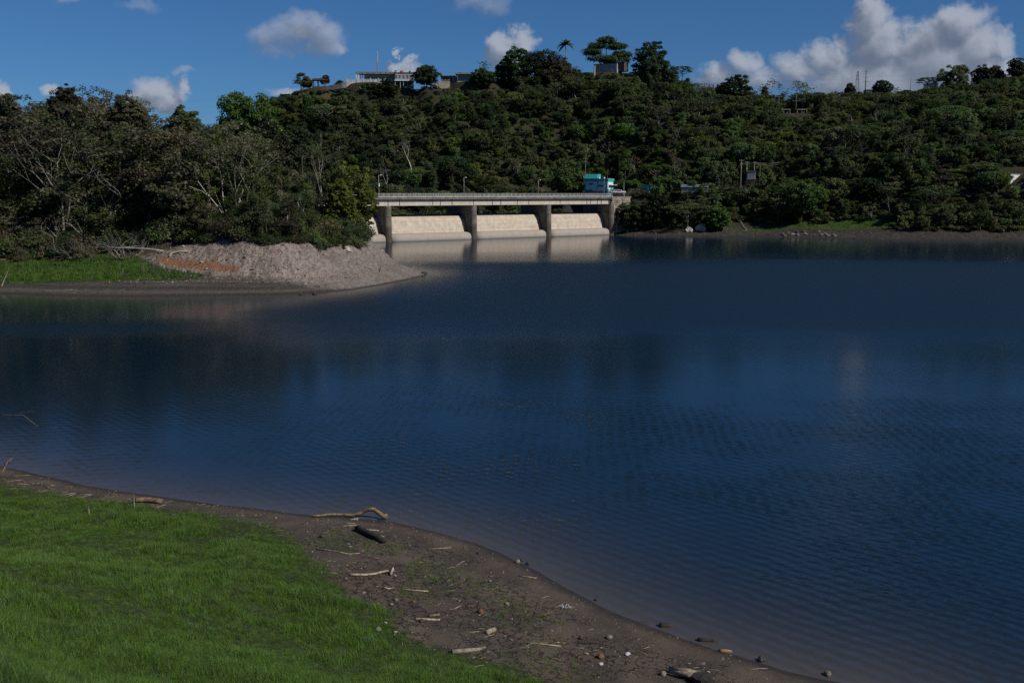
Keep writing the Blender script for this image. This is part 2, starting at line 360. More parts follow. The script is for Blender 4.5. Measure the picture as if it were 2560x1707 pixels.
def land_material(kind):
    m = bpy.data.materials.new('land_' + kind); m.use_nodes = True; t = NT(m.node_tree); b = t.n['Principled BSDF']
    tc = t.node('ShaderNodeTexCoord'); v = tc.outputs['Object']; s = t.attr('inland'); g = t.attr('grass'); b.inputs['Specular IOR Level'].default_value = 0.2
    if kind == 'near':
        n1 = t.noise(v, .35, 5, .6); n2 = t.noise(v, 3.0, 6, .65); n3 = t.noise(v, 16, 4, .6)
        mud = t.mix(t.step(n1, .35, .65), (0.058, 0.049, 0.042), (0.094, 0.075, 0.060))
        mud = t.mix(t.step(n2, .55, .8), mud, (0.105, 0.084, 0.064))
        mud = t.mix(t.math('MULTIPLY', t.step(t.noise(v, .22, 3), .55, .7), .6), mud, (0.092, 0.058, 0.044))
        mud = t.mix(t.math('MULTIPLY', t.step(n3, .50, .66), .5), mud, (0.026, 0.022, 0.019))
        vo = t.node('ShaderNodeTexVoronoi', feature='DISTANCE_TO_EDGE'); t.put(vo.inputs['Vector'], t.vmath('ADD', v, t.noise(v, 2.5, 3, .5, out=1))); vo.inputs['Scale'].default_value = 1.9
        crk = t.math('MULTIPLY', t.step(vo.outputs[0], 0.0, 0.07, 1, 0), t.step(t.noise(v, .3, 3), .38, .50)); crk = t.math('MULTIPLY', crk, t.step(s, 1.0, 3.0))
        mud = t.mix(t.math('MULTIPLY', crk, .9), mud, (0.012, 0.010, 0.009))
        wet = t.step(t.math('ADD', s, t.math('MULTIPLY', n2, 1.0)), 0.3, 1.7)
        mud = t.mix(wet, (0.028, 0.024, 0.021), mud)
        soil = t.mix(n2, (0.028, 0.034, 0.012), (0.035, 0.055, 0.014))
        fringe = t.math('ADD', g, t.math('MULTIPLY', t.math('SUBTRACT', n2, .5), 1.1))
        col = t.mix(t.step(fringe, .42, .62), mud, soil)
        hgt = t.math('ADD', t.math('MULTIPLY', n2, .05), t.math('MULTIPLY', n3, .03)); hgt = t.math('SUBTRACT', hgt, t.math('MULTIPLY', crk, .09))
        b.inputs['Roughness'].default_value = .9; dist = 1.0
        t.put(b.inputs['Roughness'], t.step(wet, 0, 1, .45, .92))
    elif kind == 'peninsula':
        z = t.attr('height'); n1 = t.noise(v, .12, 4, .6); n2 = t.noise(v, .9, 6, .7); n3 = t.noise(v, 4.0, 4, .6); n4 = t.noise(t.mapping(v, (1.0, .6, .7), (0, 0, .6)), 1.9, 7, .72)
        tv = t.node('ShaderNodeCombineXYZ'); t.put(tv.inputs[2], z); t.put(tv.inputs[0], t.math('MULTIPLY', n1, .3))
        bands = t.noise(tv.outputs[0], 4.2, 4, .7)
        mud = t.mix(t.step(bands, .38, .62), (0.040, 0.036, 0.032), (0.098, 0.086, 0.074))
        mud = t.mix(t.step(n3, .5, .7), mud, (0.10, 0.09, 0.08))
        mud = t.mix(t.step(t.math('MULTIPLY_ADD', n2, -.4, z), -.15, .3), (0.030, 0.028, 0.025), mud)
        mv = t.mapping(v, (1.0, .35, .5), (0, 0, .5)); slump = t.noise(mv, 1.2, 6, .7)
        rock = t.mix(t.step(slump, .34, .62), (0.15, 0.122, 0.108), (0.32, 0.27, 0.238))
        rock = t.mix(t.step(n2, .55, .75), rock, (0.36, 0.305, 0.265))
        rock = t.mix(t.math('MULTIPLY', t.step(n1, .5, .65), .6), rock, (0.13, 0.088, 0.066))
        rock = t.mix(t.math('MULTIPLY', t.step(n3, .56, .68), .65), rock, (0.055, 0.048, 0.042)); rock = t.mix(t.math('MULTIPLY', t.step(n4, .54, .64), .7), rock, (0.075, 0.064, 0.056)); rock = t.mix(t.math('MULTIPLY', t.step(n4, .44, .36), .6), rock, (0.40, 0.345, 0.305))
        tipx = t.node('ShaderNodeSeparateXYZ'); t.put(tipx.inputs[0], v); tip = t.step(tipx.outputs[0], -52, -27); rock = t.mix(t.math('MULTIPLY', tip, .55), rock, t.mix(n3, (0.10, 0.095, 0.092), (0.19, 0.175, 0.165)))
        up = t.step(t.math('ADD', t.math('MULTIPLY_ADD', tip, 3.2, z), t.math('MULTIPLY_ADD', n2, 2.6, -1.3)), 2.2, 3.4)
        col = t.mix(up, mud, rock); col = t.mix(t.step(t.math('MULTIPLY_ADD', n2, -.30, z), -.10, .10), (0.045, 0.041, 0.037), col)
        col = t.mix(t.math('MULTIPLY', t.step(t.math('ADD', t.attr('orange'), t.math('MULTIPLY_ADD', n2, .9, -.45)), .35, .65), .9), col, t.mix(n3, (0.20, 0.085, 0.04), (0.26, 0.13, 0.065)))
        forest = t.step(t.math('ADD', s, t.math('MULTIPLY_ADD', n2, 6, -3)), 26, 29)
        col = t.mix(forest, col, t.mix(n3, (0.030, 0.026, 0.018), (0.06, 0.05, 0.032)))
        col = t.mix(t.step(t.math('ADD', g, t.math('MULTIPLY_ADD', n2, 1.0, -.5)), .35, .6), col, t.mix(n3, (0.02, 0.035, 0.010), (0.028, 0.055, 0.012)))
        hgt = t.math('ADD', t.math('MULTIPLY', n2, .5), t.math('MULTIPLY', n3, .22)); hgt = t.math('ADD', hgt, t.math('MULTIPLY', slump, .6)); hgt = t.math('SUBTRACT', hgt, t.math('MULTIPLY', n4, .5)); dist = 1.0
        b.inputs['Roughness'].default_value = .95
    else:
        z = t.attr('height'); n1 = t.noise(v, .08, 4, .6); n2 = t.noise(v, .6, 6, .7); n3 = t.noise(v, 2.5, 4, .6)
        mud = t.mix(t.step(n2, .4, .65), (0.026, 0.024, 0.022), (0.062, 0.055, 0.048)); mud = t.mix(t.step(z, .1, .8), (0.03, 0.028, 0.026), mud)
        mud = t.mix(t.step(n3, .6, .75), mud, (0.13, 0.115, 0.10))
        fl = t.mix(n3, (0.022, 0.020, 0.013), (0.04, 0.042, 0.021)); fl = t.mix(t.step(n1, .55, .7), fl, (0.075, 0.055, 0.035))
        col = t.mix(t.step(t.math('ADD', s, t.math('MULTIPLY_ADD', n2, 8, -4)), 15, 20), mud, fl)
        col = t.mix(t.step(t.math('ADD', g, t.math('MULTIPLY_ADD', n2, 1.0, -.5)), .3, .6), col, t.mix(n3, (0.03, 0.055, 0.014), (0.04, 0.085, 0.018)))
        hgt = t.math('ADD', t.math('MULTIPLY', n2, .8), t.math('MULTIPLY', n3, .3)); dist = 1.0; b.inputs['Roughness'].default_value = .95
    bn = t.node('ShaderNodeBump'); bn.inputs['Distance'].default_value = dist; bn.inputs['Strength'].default_value = .8; t.put(bn.inputs['Height'], hgt); t.put(b.inputs['Normal'], bn.outputs[0])
    t.put(b.inputs['Base Color'], col); return m

def build_land():
    R = math.radians
    def land(name, Hf, poly, kind, a0, a1, na, rows, keep=-1.2):
        X, Y = polar_grid(R(a0), R(a1), na, rows); shp = X.shape; x, y = X.ravel(), Y.ravel()
        s = sdpoly(x, y, poly); z = Hf(x, y, s); Fq = grid_faces(*shp)
        Fq = Fq[(z[Fq].max(1) > keep)]
        used = np.unique(Fq); remap = np.zeros(len(x), np.int32); remap[used] = np.arange(len(used))
        x, y, z, s = x[used], y[used], z[used], s[used]
        me = np_mesh(name, np.stack([x, y, z], 1), remap[Fq][:, ::-1], land_material(kind)); set_attr(me, 'inland', s); set_attr(me, 'height', z)
        gp = dict(near=grass_poly, peninsula=pen_grass_poly, far=far_grass_poly)[kind]; w = dict(near=1.2, peninsula=2.0, far=2.5)[kind]
        set_attr(me, 'grass', np.clip(.5 + sdpoly(x, y, gp) / (2 * w), 0, 1))
        if kind == 'peninsula': set_attr(me, 'orange', np.clip(.5 + sdpoly(x, y, orange_poly) / 3, 0, 1))
        return tag(mesh_obj(name, me), kind='structure')
    land('shore', H_near, near_poly, 'near', -60, 45, 900, np.concatenate([np.geomspace(.6, 8, 30), np.geomspace(8.1, 110, 330), np.geomspace(114, 300, 10)]))
    land('shore_behind', H_near, near_poly, 'near', 45, 300, 60, np.geomspace(.6, 300, 60))
    land('peninsula', H_pen, pen_poly, 'peninsula', -50, 2, 560, np.concatenate([np.linspace(172, 262, 190), np.linspace(264, 440, 60)]))
    land('hillside', H_far, far_poly, 'far', -52, 52, 560, np.concatenate([np.linspace(372, 520, 90), np.linspace(522, 720, 70), np.geomspace(735, 2400, 20)]))
build_land()

# ------------------------------------------------------------------ lake
def build_water():
    R = math.radians
    X, Y = polar_grid(R(-75), R(75), 420, np.concatenate([np.geomspace(14, 130, 200), np.geomspace(131.5, 520, 150), np.geomspace(540, 900, 6)])); shp = X.shape; x, y = X.ravel(), Y.ravel()
    dn = -sdpoly(x, y, near_poly); dp = -sdpoly(x, y, pen_poly); df = -sdpoly(x, y, far_poly)
    # wind: rough water out on the lake, lee water under the banks and by the dam
    wv = fbm(x * .35, y, 26, 4, 70); wv2 = fbm(x * .25, y, 9, 3, 74)
    wind = np.interp(y + 14 * wv + 6 * wv2, [20, 60, 88, 98, 120, 134, 150, 240, 262, 278, 330, 420], [.95, .90, .50, .13, .11, .20, .22, .20, .18, .12, .10, .08])
    edge = x - (-36 + (190 - y) * .20 + 12 * wv)               # east of the peninsula's lee
    lee = np.clip(-edge / 16, 0, 1) * np.clip((y - 60) / 14, 0, 1)
    streak = np.clip(1 - np.abs(y - 142 - 6 * wv2) / 9, 0, 1) * np.clip((-40 - x) / 12, 0, 1)
    wind = wind * (1 - lee) + lee * (np.interp(y, [60, 74, 92, 186], [.50, .26, .07, .05]) + .4 * streak * (1 - np.clip((-86 - x) / 10, 0, 1)))
    wind = wind * np.clip(.35 + dp / 14, .15, 1) * np.clip(.2 + df / 30, .12, 1)
    shallow = np.exp(-np.maximum(dn, 0) / 4.2) * .9 + .75 * np.exp(-np.maximum(dp, 0) / 5) + .3 * np.exp(-np.maximum(df, 0) / 5)
    me = np_mesh('water', np.stack([x, y, 0 * x], 1), grid_faces(*shp)[:, ::-1], []); micro = np.interp(y + 10 * wv + 6 * wv2, [60, 112, 128, 150, 236, 258, 288, 330, 430], [.014, .015, .035, .17, .20, .17, .03, .016, .012]); micro = micro * (1 - lee) + lee * (.012 + .07 * streak); kk = np.clip((dp - 2) / 26, 0, 1); micro = micro * kk + .015 * (1 - kk)
    set_attr(me, 'micro', micro); set_attr(me, 'wind', wind); set_attr(me, 'shallow', np.clip(shallow, 0, 1))
    m = bpy.data.materials.new('lake_water'); m.use_nodes = True; t = NT(m.node_tree); b = t.n['Principled BSDF']
    v = t.node('ShaderNodeTexCoord').outputs['Object']; w = t.attr('wind'); sh = t.attr('shallow')
    col = t.mix(sh, (0.004, 0.0145, 0.028), (0.070, 0.064, 0.060)); t.put(b.inputs['Base Color'], col)
    t.put(b.inputs['Roughness'], t.math('SQRT', t.math('MULTIPLY', t.attr('micro'), 1.3))); b.inputs['IOR'].default_value = 1.333; b.inputs['Specular IOR Level'].default_value = .5
    def wave(ang, sc, dist, det, dsc):
        q = t.node('ShaderNodeTexWave', wave_type='BANDS', bands_direction='X', wave_profile='SIN'); t.put(q.inputs['Vector'], t.mapping(v, (1, 1, 1), (0, 0, ang)))
        q.inputs['Scale'].default_value = sc; q.inputs['Distortion'].default_value = dist; q.inputs['Detail'].default_value = det; q.inputs['Detail Scale'].default_value = dsc; return q.outputs['Fac']
    # wave scale: wavelength = pi / (10 * scale)... two crossing trains of ripples and cat's-paws
    a = wave(math.radians(-42), .40, 4.2, 3.0, .6); c = wave(math.radians(-100), .30, 3.2, 2.0, .5)
    n1 = t.noise(t.mapping(v, (1.0, 1.7, 1), (0, 0, .35)), 1.15, 3, .5, .4); n2 = t.noise(t.mapping(v, (1.0, 2.0, 1), (0, 0, -.3)), 3.4, 3, .55, .3)
    patch = t.step(t.noise(v, .07, 4, .6), .35, .65, .30, 1.15)
    h = t.math('ADD', t.math('MULTIPLY', a, .024), t.math('MULTIPLY', c, .018))
    h = t.math('ADD', h, t.math('ADD', t.math('MULTIPLY', n1, .058), t.math('MULTIPLY', n2, .012)))
    h = t.math('MULTIPLY', t.math('MULTIPLY', h, patch), w)
    bn = t.node('ShaderNodeBump'); bn.inputs['Strength'].default_value = 1.0; bn.inputs['Distance'].default_value = 1.0; t.put(bn.inputs['Height'], h); t.put(b.inputs['Normal'], bn.outputs[0])
    me.materials.append(m); tag(mesh_obj('water', me), kind='structure')
build_water()
# ------------------------------------------------------------------ plants: materials
def leaf_mat(name, a, b_, trans=0.35, rough=.55, hue=.018):
    m = bpy.data.materials.new(name); m.use_nodes = True; t = NT(m.node_tree); p = t.n['Principled BSDF']; out = t.n['Material Output']
    oi = t.node('ShaderNodeObjectInfo'); tone = t.attr('tone')
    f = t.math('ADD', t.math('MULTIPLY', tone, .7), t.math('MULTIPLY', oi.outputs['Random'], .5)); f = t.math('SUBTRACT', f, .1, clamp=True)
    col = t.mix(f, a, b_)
    hs = t.node('ShaderNodeHueSaturation'); t.put(hs.inputs['Hue'], t.math('MULTIPLY_ADD', t.math('FRACT', t.math('MULTIPLY', oi.outputs['Random'], 7.31)), 2 * hue, .5 - hue))
    t.put(hs.inputs['Value'], t.math('MULTIPLY_ADD', t.math('FRACT', t.math('MULTIPLY', oi.outputs['Random'], 3.77)), .95, .55)); t.put(hs.inputs['Saturation'], t.math('MULTIPLY_ADD', t.math('FRACT', t.math('MULTIPLY', oi.outputs['Random'], 13.1)), .40, .62))
    t.put(hs.inputs['Color'], col); c = hs.outputs[0]
    t.put(p.inputs['Base Color'], c); p.inputs['Roughness'].default_value = rough; p.inputs['Specular IOR Level'].default_value = .25
    tr = t.node('ShaderNodeBsdfTranslucent'); t.put(tr.inputs[0], t.mix(1.0, c, (1.2, 1.25, .7), 'MULTIPLY'))
    ms = t.node('ShaderNodeMixShader'); ms.inputs[0].default_value = trans; t.put(ms.inputs[1], p.outputs[0]); t.put(ms.inputs[2], tr.outputs[0]); t.put(out.inputs[0], ms.outputs[0])
    return m
LEAF = dict(
    dark=leaf_mat('dark_green_leaves', (0.014, 0.03, 0.009), (0.042, 0.08, 0.018)),
    mid=leaf_mat('mid_green_leaves', (0.028, 0.056, 0.012), (0.092, 0.16, 0.032)),
    olive=leaf_mat('olive_leaves', (0.034, 0.048, 0.012), (0.108, 0.14, 0.034)),
    lime=leaf_mat('yellow_green_leaves', (0.05, 0.076, 0.01), (0.15, 0.185, 0.022)),
    dry=leaf_mat('dry_grey_olive_leaves', (0.052, 0.052, 0.026), (0.13, 0.124, 0.066), hue=.02),
    russet=leaf_mat('russet_leaves', (0.045, 0.036, 0.018), (0.09, 0.075, 0.032), hue=.02),
    mango=leaf_mat('glossy_fresh_green_leaves', (0.02, 0.042, 0.01), (0.066, 0.112, 0.02), rough=.4),
    palm=leaf_mat('palm_leaves', (0.022, 0.045, 0.014), (0.060, 0.100, 0.028), rough=.4),
    grass=leaf_mat('grass_blades', (0.040, 0.110, 0.006), (0.128, 0.252, 0.014), trans=.45, hue=.015, rough=.85),
    tip=leaf_mat('yellow_green_bush_leaves', (0.050, 0.070, 0.012), (0.165, 0.185, 0.030), hue=.004),
    reed=leaf_mat('tall_grass_blades', (0.028, 0.085, 0.01), (0.07, 0.17, 0.022), trans=.4, hue=.02))
BARK = surf('grey_bark', (0.15, 0.13, 0.11), .9, .4, 2.0, rnd=.3)
PALE = surf('bleached_wood', (0.36, 0.335, 0.30), .85, .3, 3.0, rnd=.25)
DARKBARK = surf('dark_bark', (0.07, 0.058, 0.048), .9, .4, 2.0, rnd=.3)

class Rn:
    def __init__(s, seed): s.g = np.random.default_rng(seed)
def unit(v): return v / np.maximum(np.linalg.norm(v, axis=-1, keepdims=True), 1e-9)
def leaves_at(g, C, Nn, size, aspect=.55):
    """one small folded leaf spray (a quad) at every point C, facing roughly Nn"""
    n = len(C); N = unit(Nn + g.normal(0, .55, (n, 3))); r = unit(g.normal(0, 1, (n, 3))); a = unit(np.cross(N, r)); b = np.cross(N, a)
    L = size * g.uniform(.6, 1.35, (n, 1)); W = L * aspect * g.uniform(.7, 1.3, (n, 1))
    V = np.stack([C - a * L * .5, C + b * W * .5 - N * L * .08, C + a * L * .5 - N * L * .12, C - b * W * .5 - N * L * .08], 1)
    return V.reshape(-1, 3)
def crown_mesh(name, g, clumps, nleaf, leaf, mat, fill=.35, aspect=.6):
    """clumps: (x, y, z, rx, rz); leaves on the shell of every clump and some inside"""
    Cs, Ns, T = [], [], []
    for (x, y, z, rx, rz) in clumps:
        k = max(12, int(nleaf * g.uniform(.7, 1.3))); d = unit(g.normal(0, 1, (k, 3))); d[:, 2] = np.where(d[:, 2] < -.35, -d[:, 2], d[:, 2])
        rad = np.where(g.uniform(0, 1, k) < fill, g.uniform(.3, .9, k), g.uniform(.86, 1.12, k)); rad *= 1 + .25 * np.sin(d[:, 0] * 5 + x) * np.cos(d[:, 1] * 6 + z)
        Cs.append(np.array([x, y, z]) + d * rad[:, None] * np.array([rx, rx, rz])); Ns.append(d * .8 + np.array([0, 0, .45])); T.append(np.clip(g.uniform(0, 1) * .6 + g.uniform(-.1, .5, k), 0, 1))
    C = np.concatenate(Cs); V = leaves_at(g, C, np.concatenate(Ns), leaf, aspect); me = np_mesh(name, V, np.arange(len(V)).reshape(-1, 4), mat, smooth=False)
    set_attr(me, 'tone', np.repeat(np.concatenate(T), 4)); return me
def limb(mb, g, p, d, L, r, depth, spread=.6, gnarl=.25, kids=(2, 4), tips=None, n=5, droop=0.0):
    """a limb that bends and forks; returns the tips"""
    pts = [Vector(p)]; rad = [r]; d = Vector(d).normalized(); k = 3 if depth > 0 else 2
    for i in range(k):
        d = (d + Vector(g.normal(0, gnarl, 3)) + Vector((0, 0, .06 - droop))).normalized(); pts.append(pts[-1] + d * L / k); rad.append(r * (1 - .45 * (i + 1) / k) if depth > 0 else r * (1 - .8 * (i + 1) / k))
    mb.tube(pts, rad, n if depth > 1 else max(3, n - 2), cap=False)
    if depth <= 0:
        if tips is not None: tips.append(pts[-1]); 
        return
    for i in range(int(g.integers(kids[0], kids[1] + 1))):
        at = pts[-1] if i < 2 else pts[int(g.integers(1, len(pts)))]
        nd = (d + Vector(g.normal(0, spread, 3))).normalized(); limb(mb, g, at, nd, L * g.uniform(.55, .8), rad[-1] * .75, depth - 1, spread, gnarl, kids, tips, n, droop)

def proto_tree(kind, seed, fine, mats):
    """returns (trunk mesh, crown mesh or None, height); fine = near trees get smaller leaves"""
    g = np.random.default_rng(seed); mb = MB(); lf = .32 if fine else .50; q = 1.1 if fine else .72; bark = BARK; cr = None; H = 10.0
    def branch_to(pts, top, r):
        for c in pts:
            b0 = Vector((0, 0, top * g.uniform(.45, .95))); e = Vector(c[:3]); mid = b0.lerp(e, .5) + Vector((0, 0, -.2)) + Vector(g.normal(0, .25, 3)); mb.tube([b0, mid, e], [r * .5, r * .32, r * .1], 4, cap=False)
    def trunk(h, r, lean=.05):
        pts = [Vector((0, 0, -.6))]; d = Vector((g.normal(0, lean), g.normal(0, lean), 1))
        for i in range(4): pts.append(pts[-1] + d * (h + .6) / 4 + Vector((*g.normal(0, h * .018, 2), 0)))
        mb.tube(pts, [r * 1.25, r, r * .85, r * .7, r * .45], 7); return pts[-1]
    if kind == 'round':                       # dense domed crown
        W = g.uniform(3.6, 4.6); H = g.uniform(9.5, 11); trunk(H * .55, .28); cl = []
        for i in range(46):
            d = unit(g.normal(0, 1, 3)); rr = g.uniform(.60, .95); r = W * g.uniform(.18, .30); wz = 1 if d[2] > 0 else .82; cl.append((d[0] * W * rr * wz, d[1] * W * rr * wz, H * .54 + d[2] * H * .37 * rr, r, r * .95))
        branch_to(cl[:14], H * .55, .2); cr = crown_mesh('crown', g, cl, 150 * q, lf, LEAF[mats])
    elif kind == 'scrub':                     # ragged crown of several uneven masses with gaps
        H = g.uniform(8.5, 11.5); trunk(H * .6, .17, .10); cl = []
        for k in range(int(g.integers(6, 9))):
            a = g.uniform(0, 6.28); rr = g.uniform(.3, 2.4); cz = g.uniform(.18, .86) * H; R = g.uniform(1.1, 1.9)
            for i in range(8): d = g.normal(0, 1, 3); d = d / np.linalg.norm(d) * R * g.uniform(.4, 1); r = g.uniform(.45, .95); cl.append((math.cos(a) * rr + d[0], math.sin(a) * rr + d[1], cz + d[2] * .9, r, r * g.uniform(.7, 1.2)))
        branch_to(cl[::3], H * .6, .13); cr = crown_mesh('crown', g, cl, 88 * q, lf * .85, LEAF[mats], .5)
    elif kind == 'tall':                      # narrow upright crown
        H = g.uniform(11, 13.5); trunk(H * .8, .17, .04); cl = []
        for i in range(38): z = g.uniform(.16, 1.0); w = 2.1 * math.sin(min(1, (1.12 - z) * 1.6) * 1.45) * g.uniform(.5, 1.05); a = g.uniform(0, 6.28); r = g.uniform(.55, 1.0); cl.append((math.cos(a) * w, math.sin(a) * w, z * H * .95, r, r * 1.1))
        branch_to(cl[::4], H * .7, .12); cr = crown_mesh('crown', g, cl, 110 * q, lf * .8, LEAF[mats], .45)
    elif kind == 'twiggy':                    # half-bare: grey twigs with thin foliage
        H = g.uniform(8, 10.5); tips = []; bark = PALE
        for i in range(3): limb(mb, g, (g.normal(0, .2), g.normal(0, .2), -.4), (g.normal(0, .22), g.normal(0, .22), 1), H * .42, .10, 4, .42, .14, (2, 3), tips, 4)
        cl = [(*(t_ + Vector(g.normal(0, .3, 3))), g.uniform(.35, .8), g.uniform(.3, .6)) for t_ in tips[::2]]
        cr = crown_mesh('crown', g, cl, 44 * q if fine else 20, lf * .75, LEAF[mats], .6)
    elif kind == 'umbrella':                  # wide flat layered crown
        H = g.uniform(8.5, 9.5); trunk(H * .62, .24, .05); cl = []
        for i in range(44): a = g.uniform(0, 6.28); rr = 5.0 * math.sqrt(g.uniform(0, 1)); z = H * (.92 - .045 * rr) - g.choice([0, 0, 1.1, 2.0]) * g.uniform(.6, 1); r = g.uniform(.8, 1.5); cl.append((math.cos(a) * rr, math.sin(a) * rr, z, r, r * .30))
        branch_to(cl[::2], H * .62, .2); cr = crown_mesh('crown', g, cl, 90 * q, lf * .8, LEAF[mats], .6)
    elif kind == 'shrub':
        H = 3.2; cl = []
        for i in range(22): a = g.uniform(0, 6.28); rr = 1.9 * math.sqrt(g.uniform(0, 1)); r = g.uniform(.5, .95); cl.append((math.cos(a) * rr, math.sin(a) * rr, g.uniform(.3, 2.3) * (1.05 - rr / 4), r, r * .85))
        for i in range(7): a = g.uniform(0, 6.28); mb.tube([(0, 0, -.3), (math.cos(a) * .5, math.sin(a) * .5, 1.0), (math.cos(a) * 1.2, math.sin(a) * 1.2, 2.2)], [.05, .035, .01], 4, cap=False)
        cr = crown_mesh('crown', g, cl, 95 * q, lf * .8, LEAF[mats], .5)
    elif kind == 'bare':
        H = g.uniform(7.5, 9); bark = PALE; limb(mb, g, (0, 0, -.5), (g.normal(0, .1), g.normal(0, .1), 1), H * .42, .15, 5, .45, .13, (2, 3), None, 5)
    tm = mb.mesh('trunk', bark, True); return tm, cr, H

def palm_proto(seed, H, nfr=16, L=3.2, coconut=False):
    g = np.random.default_rng(seed); mb = MB(); lean = g.normal(0, .04, 2); pts = [Vector((lean[0] * z * z * .05 * H, lean[1] * z * z * .05 * H, -.5 + (H + .5) * z / 4)) for z in range(5)]
    mb.tube(pts, [.24, .17, .15, .14, .11], 7); tm = mb.mesh('trunk', PALE, True); top = pts[-1]
    V, Fc = [], []
    for i in range(nfr):
        a = i * 2.399 + g.normal(0, .15); el = g.uniform(-.15, 1.25); d = np.array([math.cos(a), math.sin(a)]); l = L * g.uniform(.85, 1.1); side = np.array([-math.sin(a), math.cos(a), 0]); prev = None
        for k in range(9):
            s = k / 8; h = l * s * (math.cos(el) * (1 - .25 * s)); z = l * (s * math.sin(el) - .62 * s * s * (1.2 - .4 * math.sin(el))); c = np.array([top.x + d[0] * h, top.y + d[1] * h, top.z + z])
            if prev is not None:
                w = .75 * math.sin(math.pi * min(1, .12 + s * .92)) + .04
                for sg in (-1, 1):
                    b = len(V); V += [prev, c, c + side * sg * w + np.array([d[0] * .22, d[1] * .22, -.38 * w]), prev * .5 + c * .5 + side * sg * w * .85 + np.array([0, 0, -.36 * w])]; Fc.append((b, b + 1, b + 2, b + 3))
            prev = c
    me = np_mesh('fronds', np.array(V), np.array(Fc), LEAF['palm'], smooth=False); set_attr(me, 'tone', g.uniform(0, 1, len(V))); return tm, me, H + 1.5

PROTO = {}
def proto(kind, seed, fine, mats):
    k = (kind, seed, fine, mats)
    if k not in PROTO: PROTO[k] = proto_tree(kind, seed + (0 if fine else 500), fine, mats)
    return PROTO[k]
TREE_NAME = dict(round='broadleaf_tree', scrub='scrub_tree', tall='slender_tree', twiggy='twiggy_tree', umbrella='umbrella_tree', shrub='shrub', bare='bare_tree')
def plant(name, pr, loc, h, rz, label, cat='tree', group=None, widen=1.0, crown='crown'):
    tm, cr, H = pr; o = thing(name, label, cat, loc, rz, group); k = h / H; o.scale = (k * widen, k * widen, k)
    mesh_obj('trunk', tm, o)
    if cr is not None: mesh_obj(crown, cr, o)
    return o
def join_proto(pr):
    """trunk and crown as one mesh for the far-off wood"""
    tm, cr, H = pr; bm = bmesh.new(); bm.from_mesh(tm); n0 = len(bm.faces)
    me = bpy.data.meshes.new('wood_tree'); nv = len(tm.vertices)
    if cr is not None: bm.from_mesh(cr)
    bm.to_mesh(me); bm.free(); me.materials.append(tm.materials[0])
    if cr is not None:
        me.materials.append(cr.materials[0]); idx = np.zeros(len(me.polygons), np.int32); idx[n0:] = 1; me.polygons.foreach_set('material_index', idx)
    return me, H

def scatter(name, pts, rot, scl, idx, protos, label, kind='stuff', cat=None):
    """a mass nobody could count: copies of a few shapes on points, by geometry nodes"""
    coll = bpy.data.collections.new(name + '_shapes')
    for i, me in enumerate(protos): coll.objects.link(bpy.data.objects.new('%s_shape_%02d' % (name, i), me))
    me = bpy.data.meshes.new(name); me.vertices.add(len(pts)); me.vertices.foreach_set('co', np.asarray(pts, np.float32).ravel())
    set_attr(me, 'rot', np.asarray(rot, np.float32), 'FLOAT_VECTOR'); set_attr(me, 'scl', np.asarray(scl, np.float32), 'FLOAT_VECTOR'); set_attr(me, 'pick', np.asarray(idx, np.int32), 'INT')
    o = mesh_obj(name, me); ng = bpy.data.node_groups.new(name, 'GeometryNodeTree'); ng.interface.new_socket('Geometry', in_out='INPUT', socket_type='NodeSocketGeometry'); ng.interface.new_socket('Geometry', in_out='OUTPUT', socket_type='NodeSocketGeometry')
    N, L = ng.nodes, ng.links; gi, go = N.new('NodeGroupInput'), N.new('NodeGroupOutput'); ip = N.new('GeometryNodeInstanceOnPoints'); ci = N.new('GeometryNodeCollectionInfo'); ci.inputs['Collection'].default_value = coll; ci.inputs['Separate Children'].default_value = True; ci.inputs['Reset Children'].default_value = True
    def na(nm, typ): q = N.new('GeometryNodeInputNamedAttribute'); q.data_type = typ; q.inputs['Name'].default_value = nm; return q.outputs[0]
    ip.inputs['Pick Instance'].default_value = True; L.new(gi.outputs[0], ip.inputs['Points']); L.new(ci.outputs[0], ip.inputs['Instance']); L.new(na('pick', 'INT'), ip.inputs['Instance Index']); L.new(na('rot', 'FLOAT_VECTOR'), ip.inputs['Rotation']); L.new(na('scl', 'FLOAT_VECTOR'), ip.inputs['Scale']); L.new(ip.outputs[0], go.inputs[0])
    md = o.modifiers.new('scatter', 'NODES'); md.node_group = ng; return tag(o, label, cat, kind=kind)

# ------------------------------------------------------------------ where the trees stand
def photo_px(x, y, z):
    c, s = math.cos(PITCH), math.sin(PITCH); dz = z - CAMZ; dep = y * c - dz * s; return 1280 + F * x / dep, 853.5 - F * (y * s + dz * c) / dep
def top_limit(x, y, sil):
    """height of the wood's outline above this spot"""
    px = 1280 + F * x / y; pyl = np.interp(px, [a for a, b in sil], [b for a, b in sil]); cyv = -(pyl - 853.5) / F; c, s = math.cos(PITCH), math.sin(PITCH)
    return CAMZ + y * (cyv * c - s) / (cyv * s + c)
PEN_SIL = [(-400, 260), (-100, 240), (0, 236), (40, 262), (90, 262), (120, 238), (160, 212), (195, 228), (215, 240), (290, 225), (330, 240), (370, 278), (410, 268), (450, 272), (480, 258), (520, 300), (580, 318), (640, 322), (700, 338), (760, 352), (800, 372), (830, 392), (885, 395), (900, 430), (912, 590), (1000, 640)]
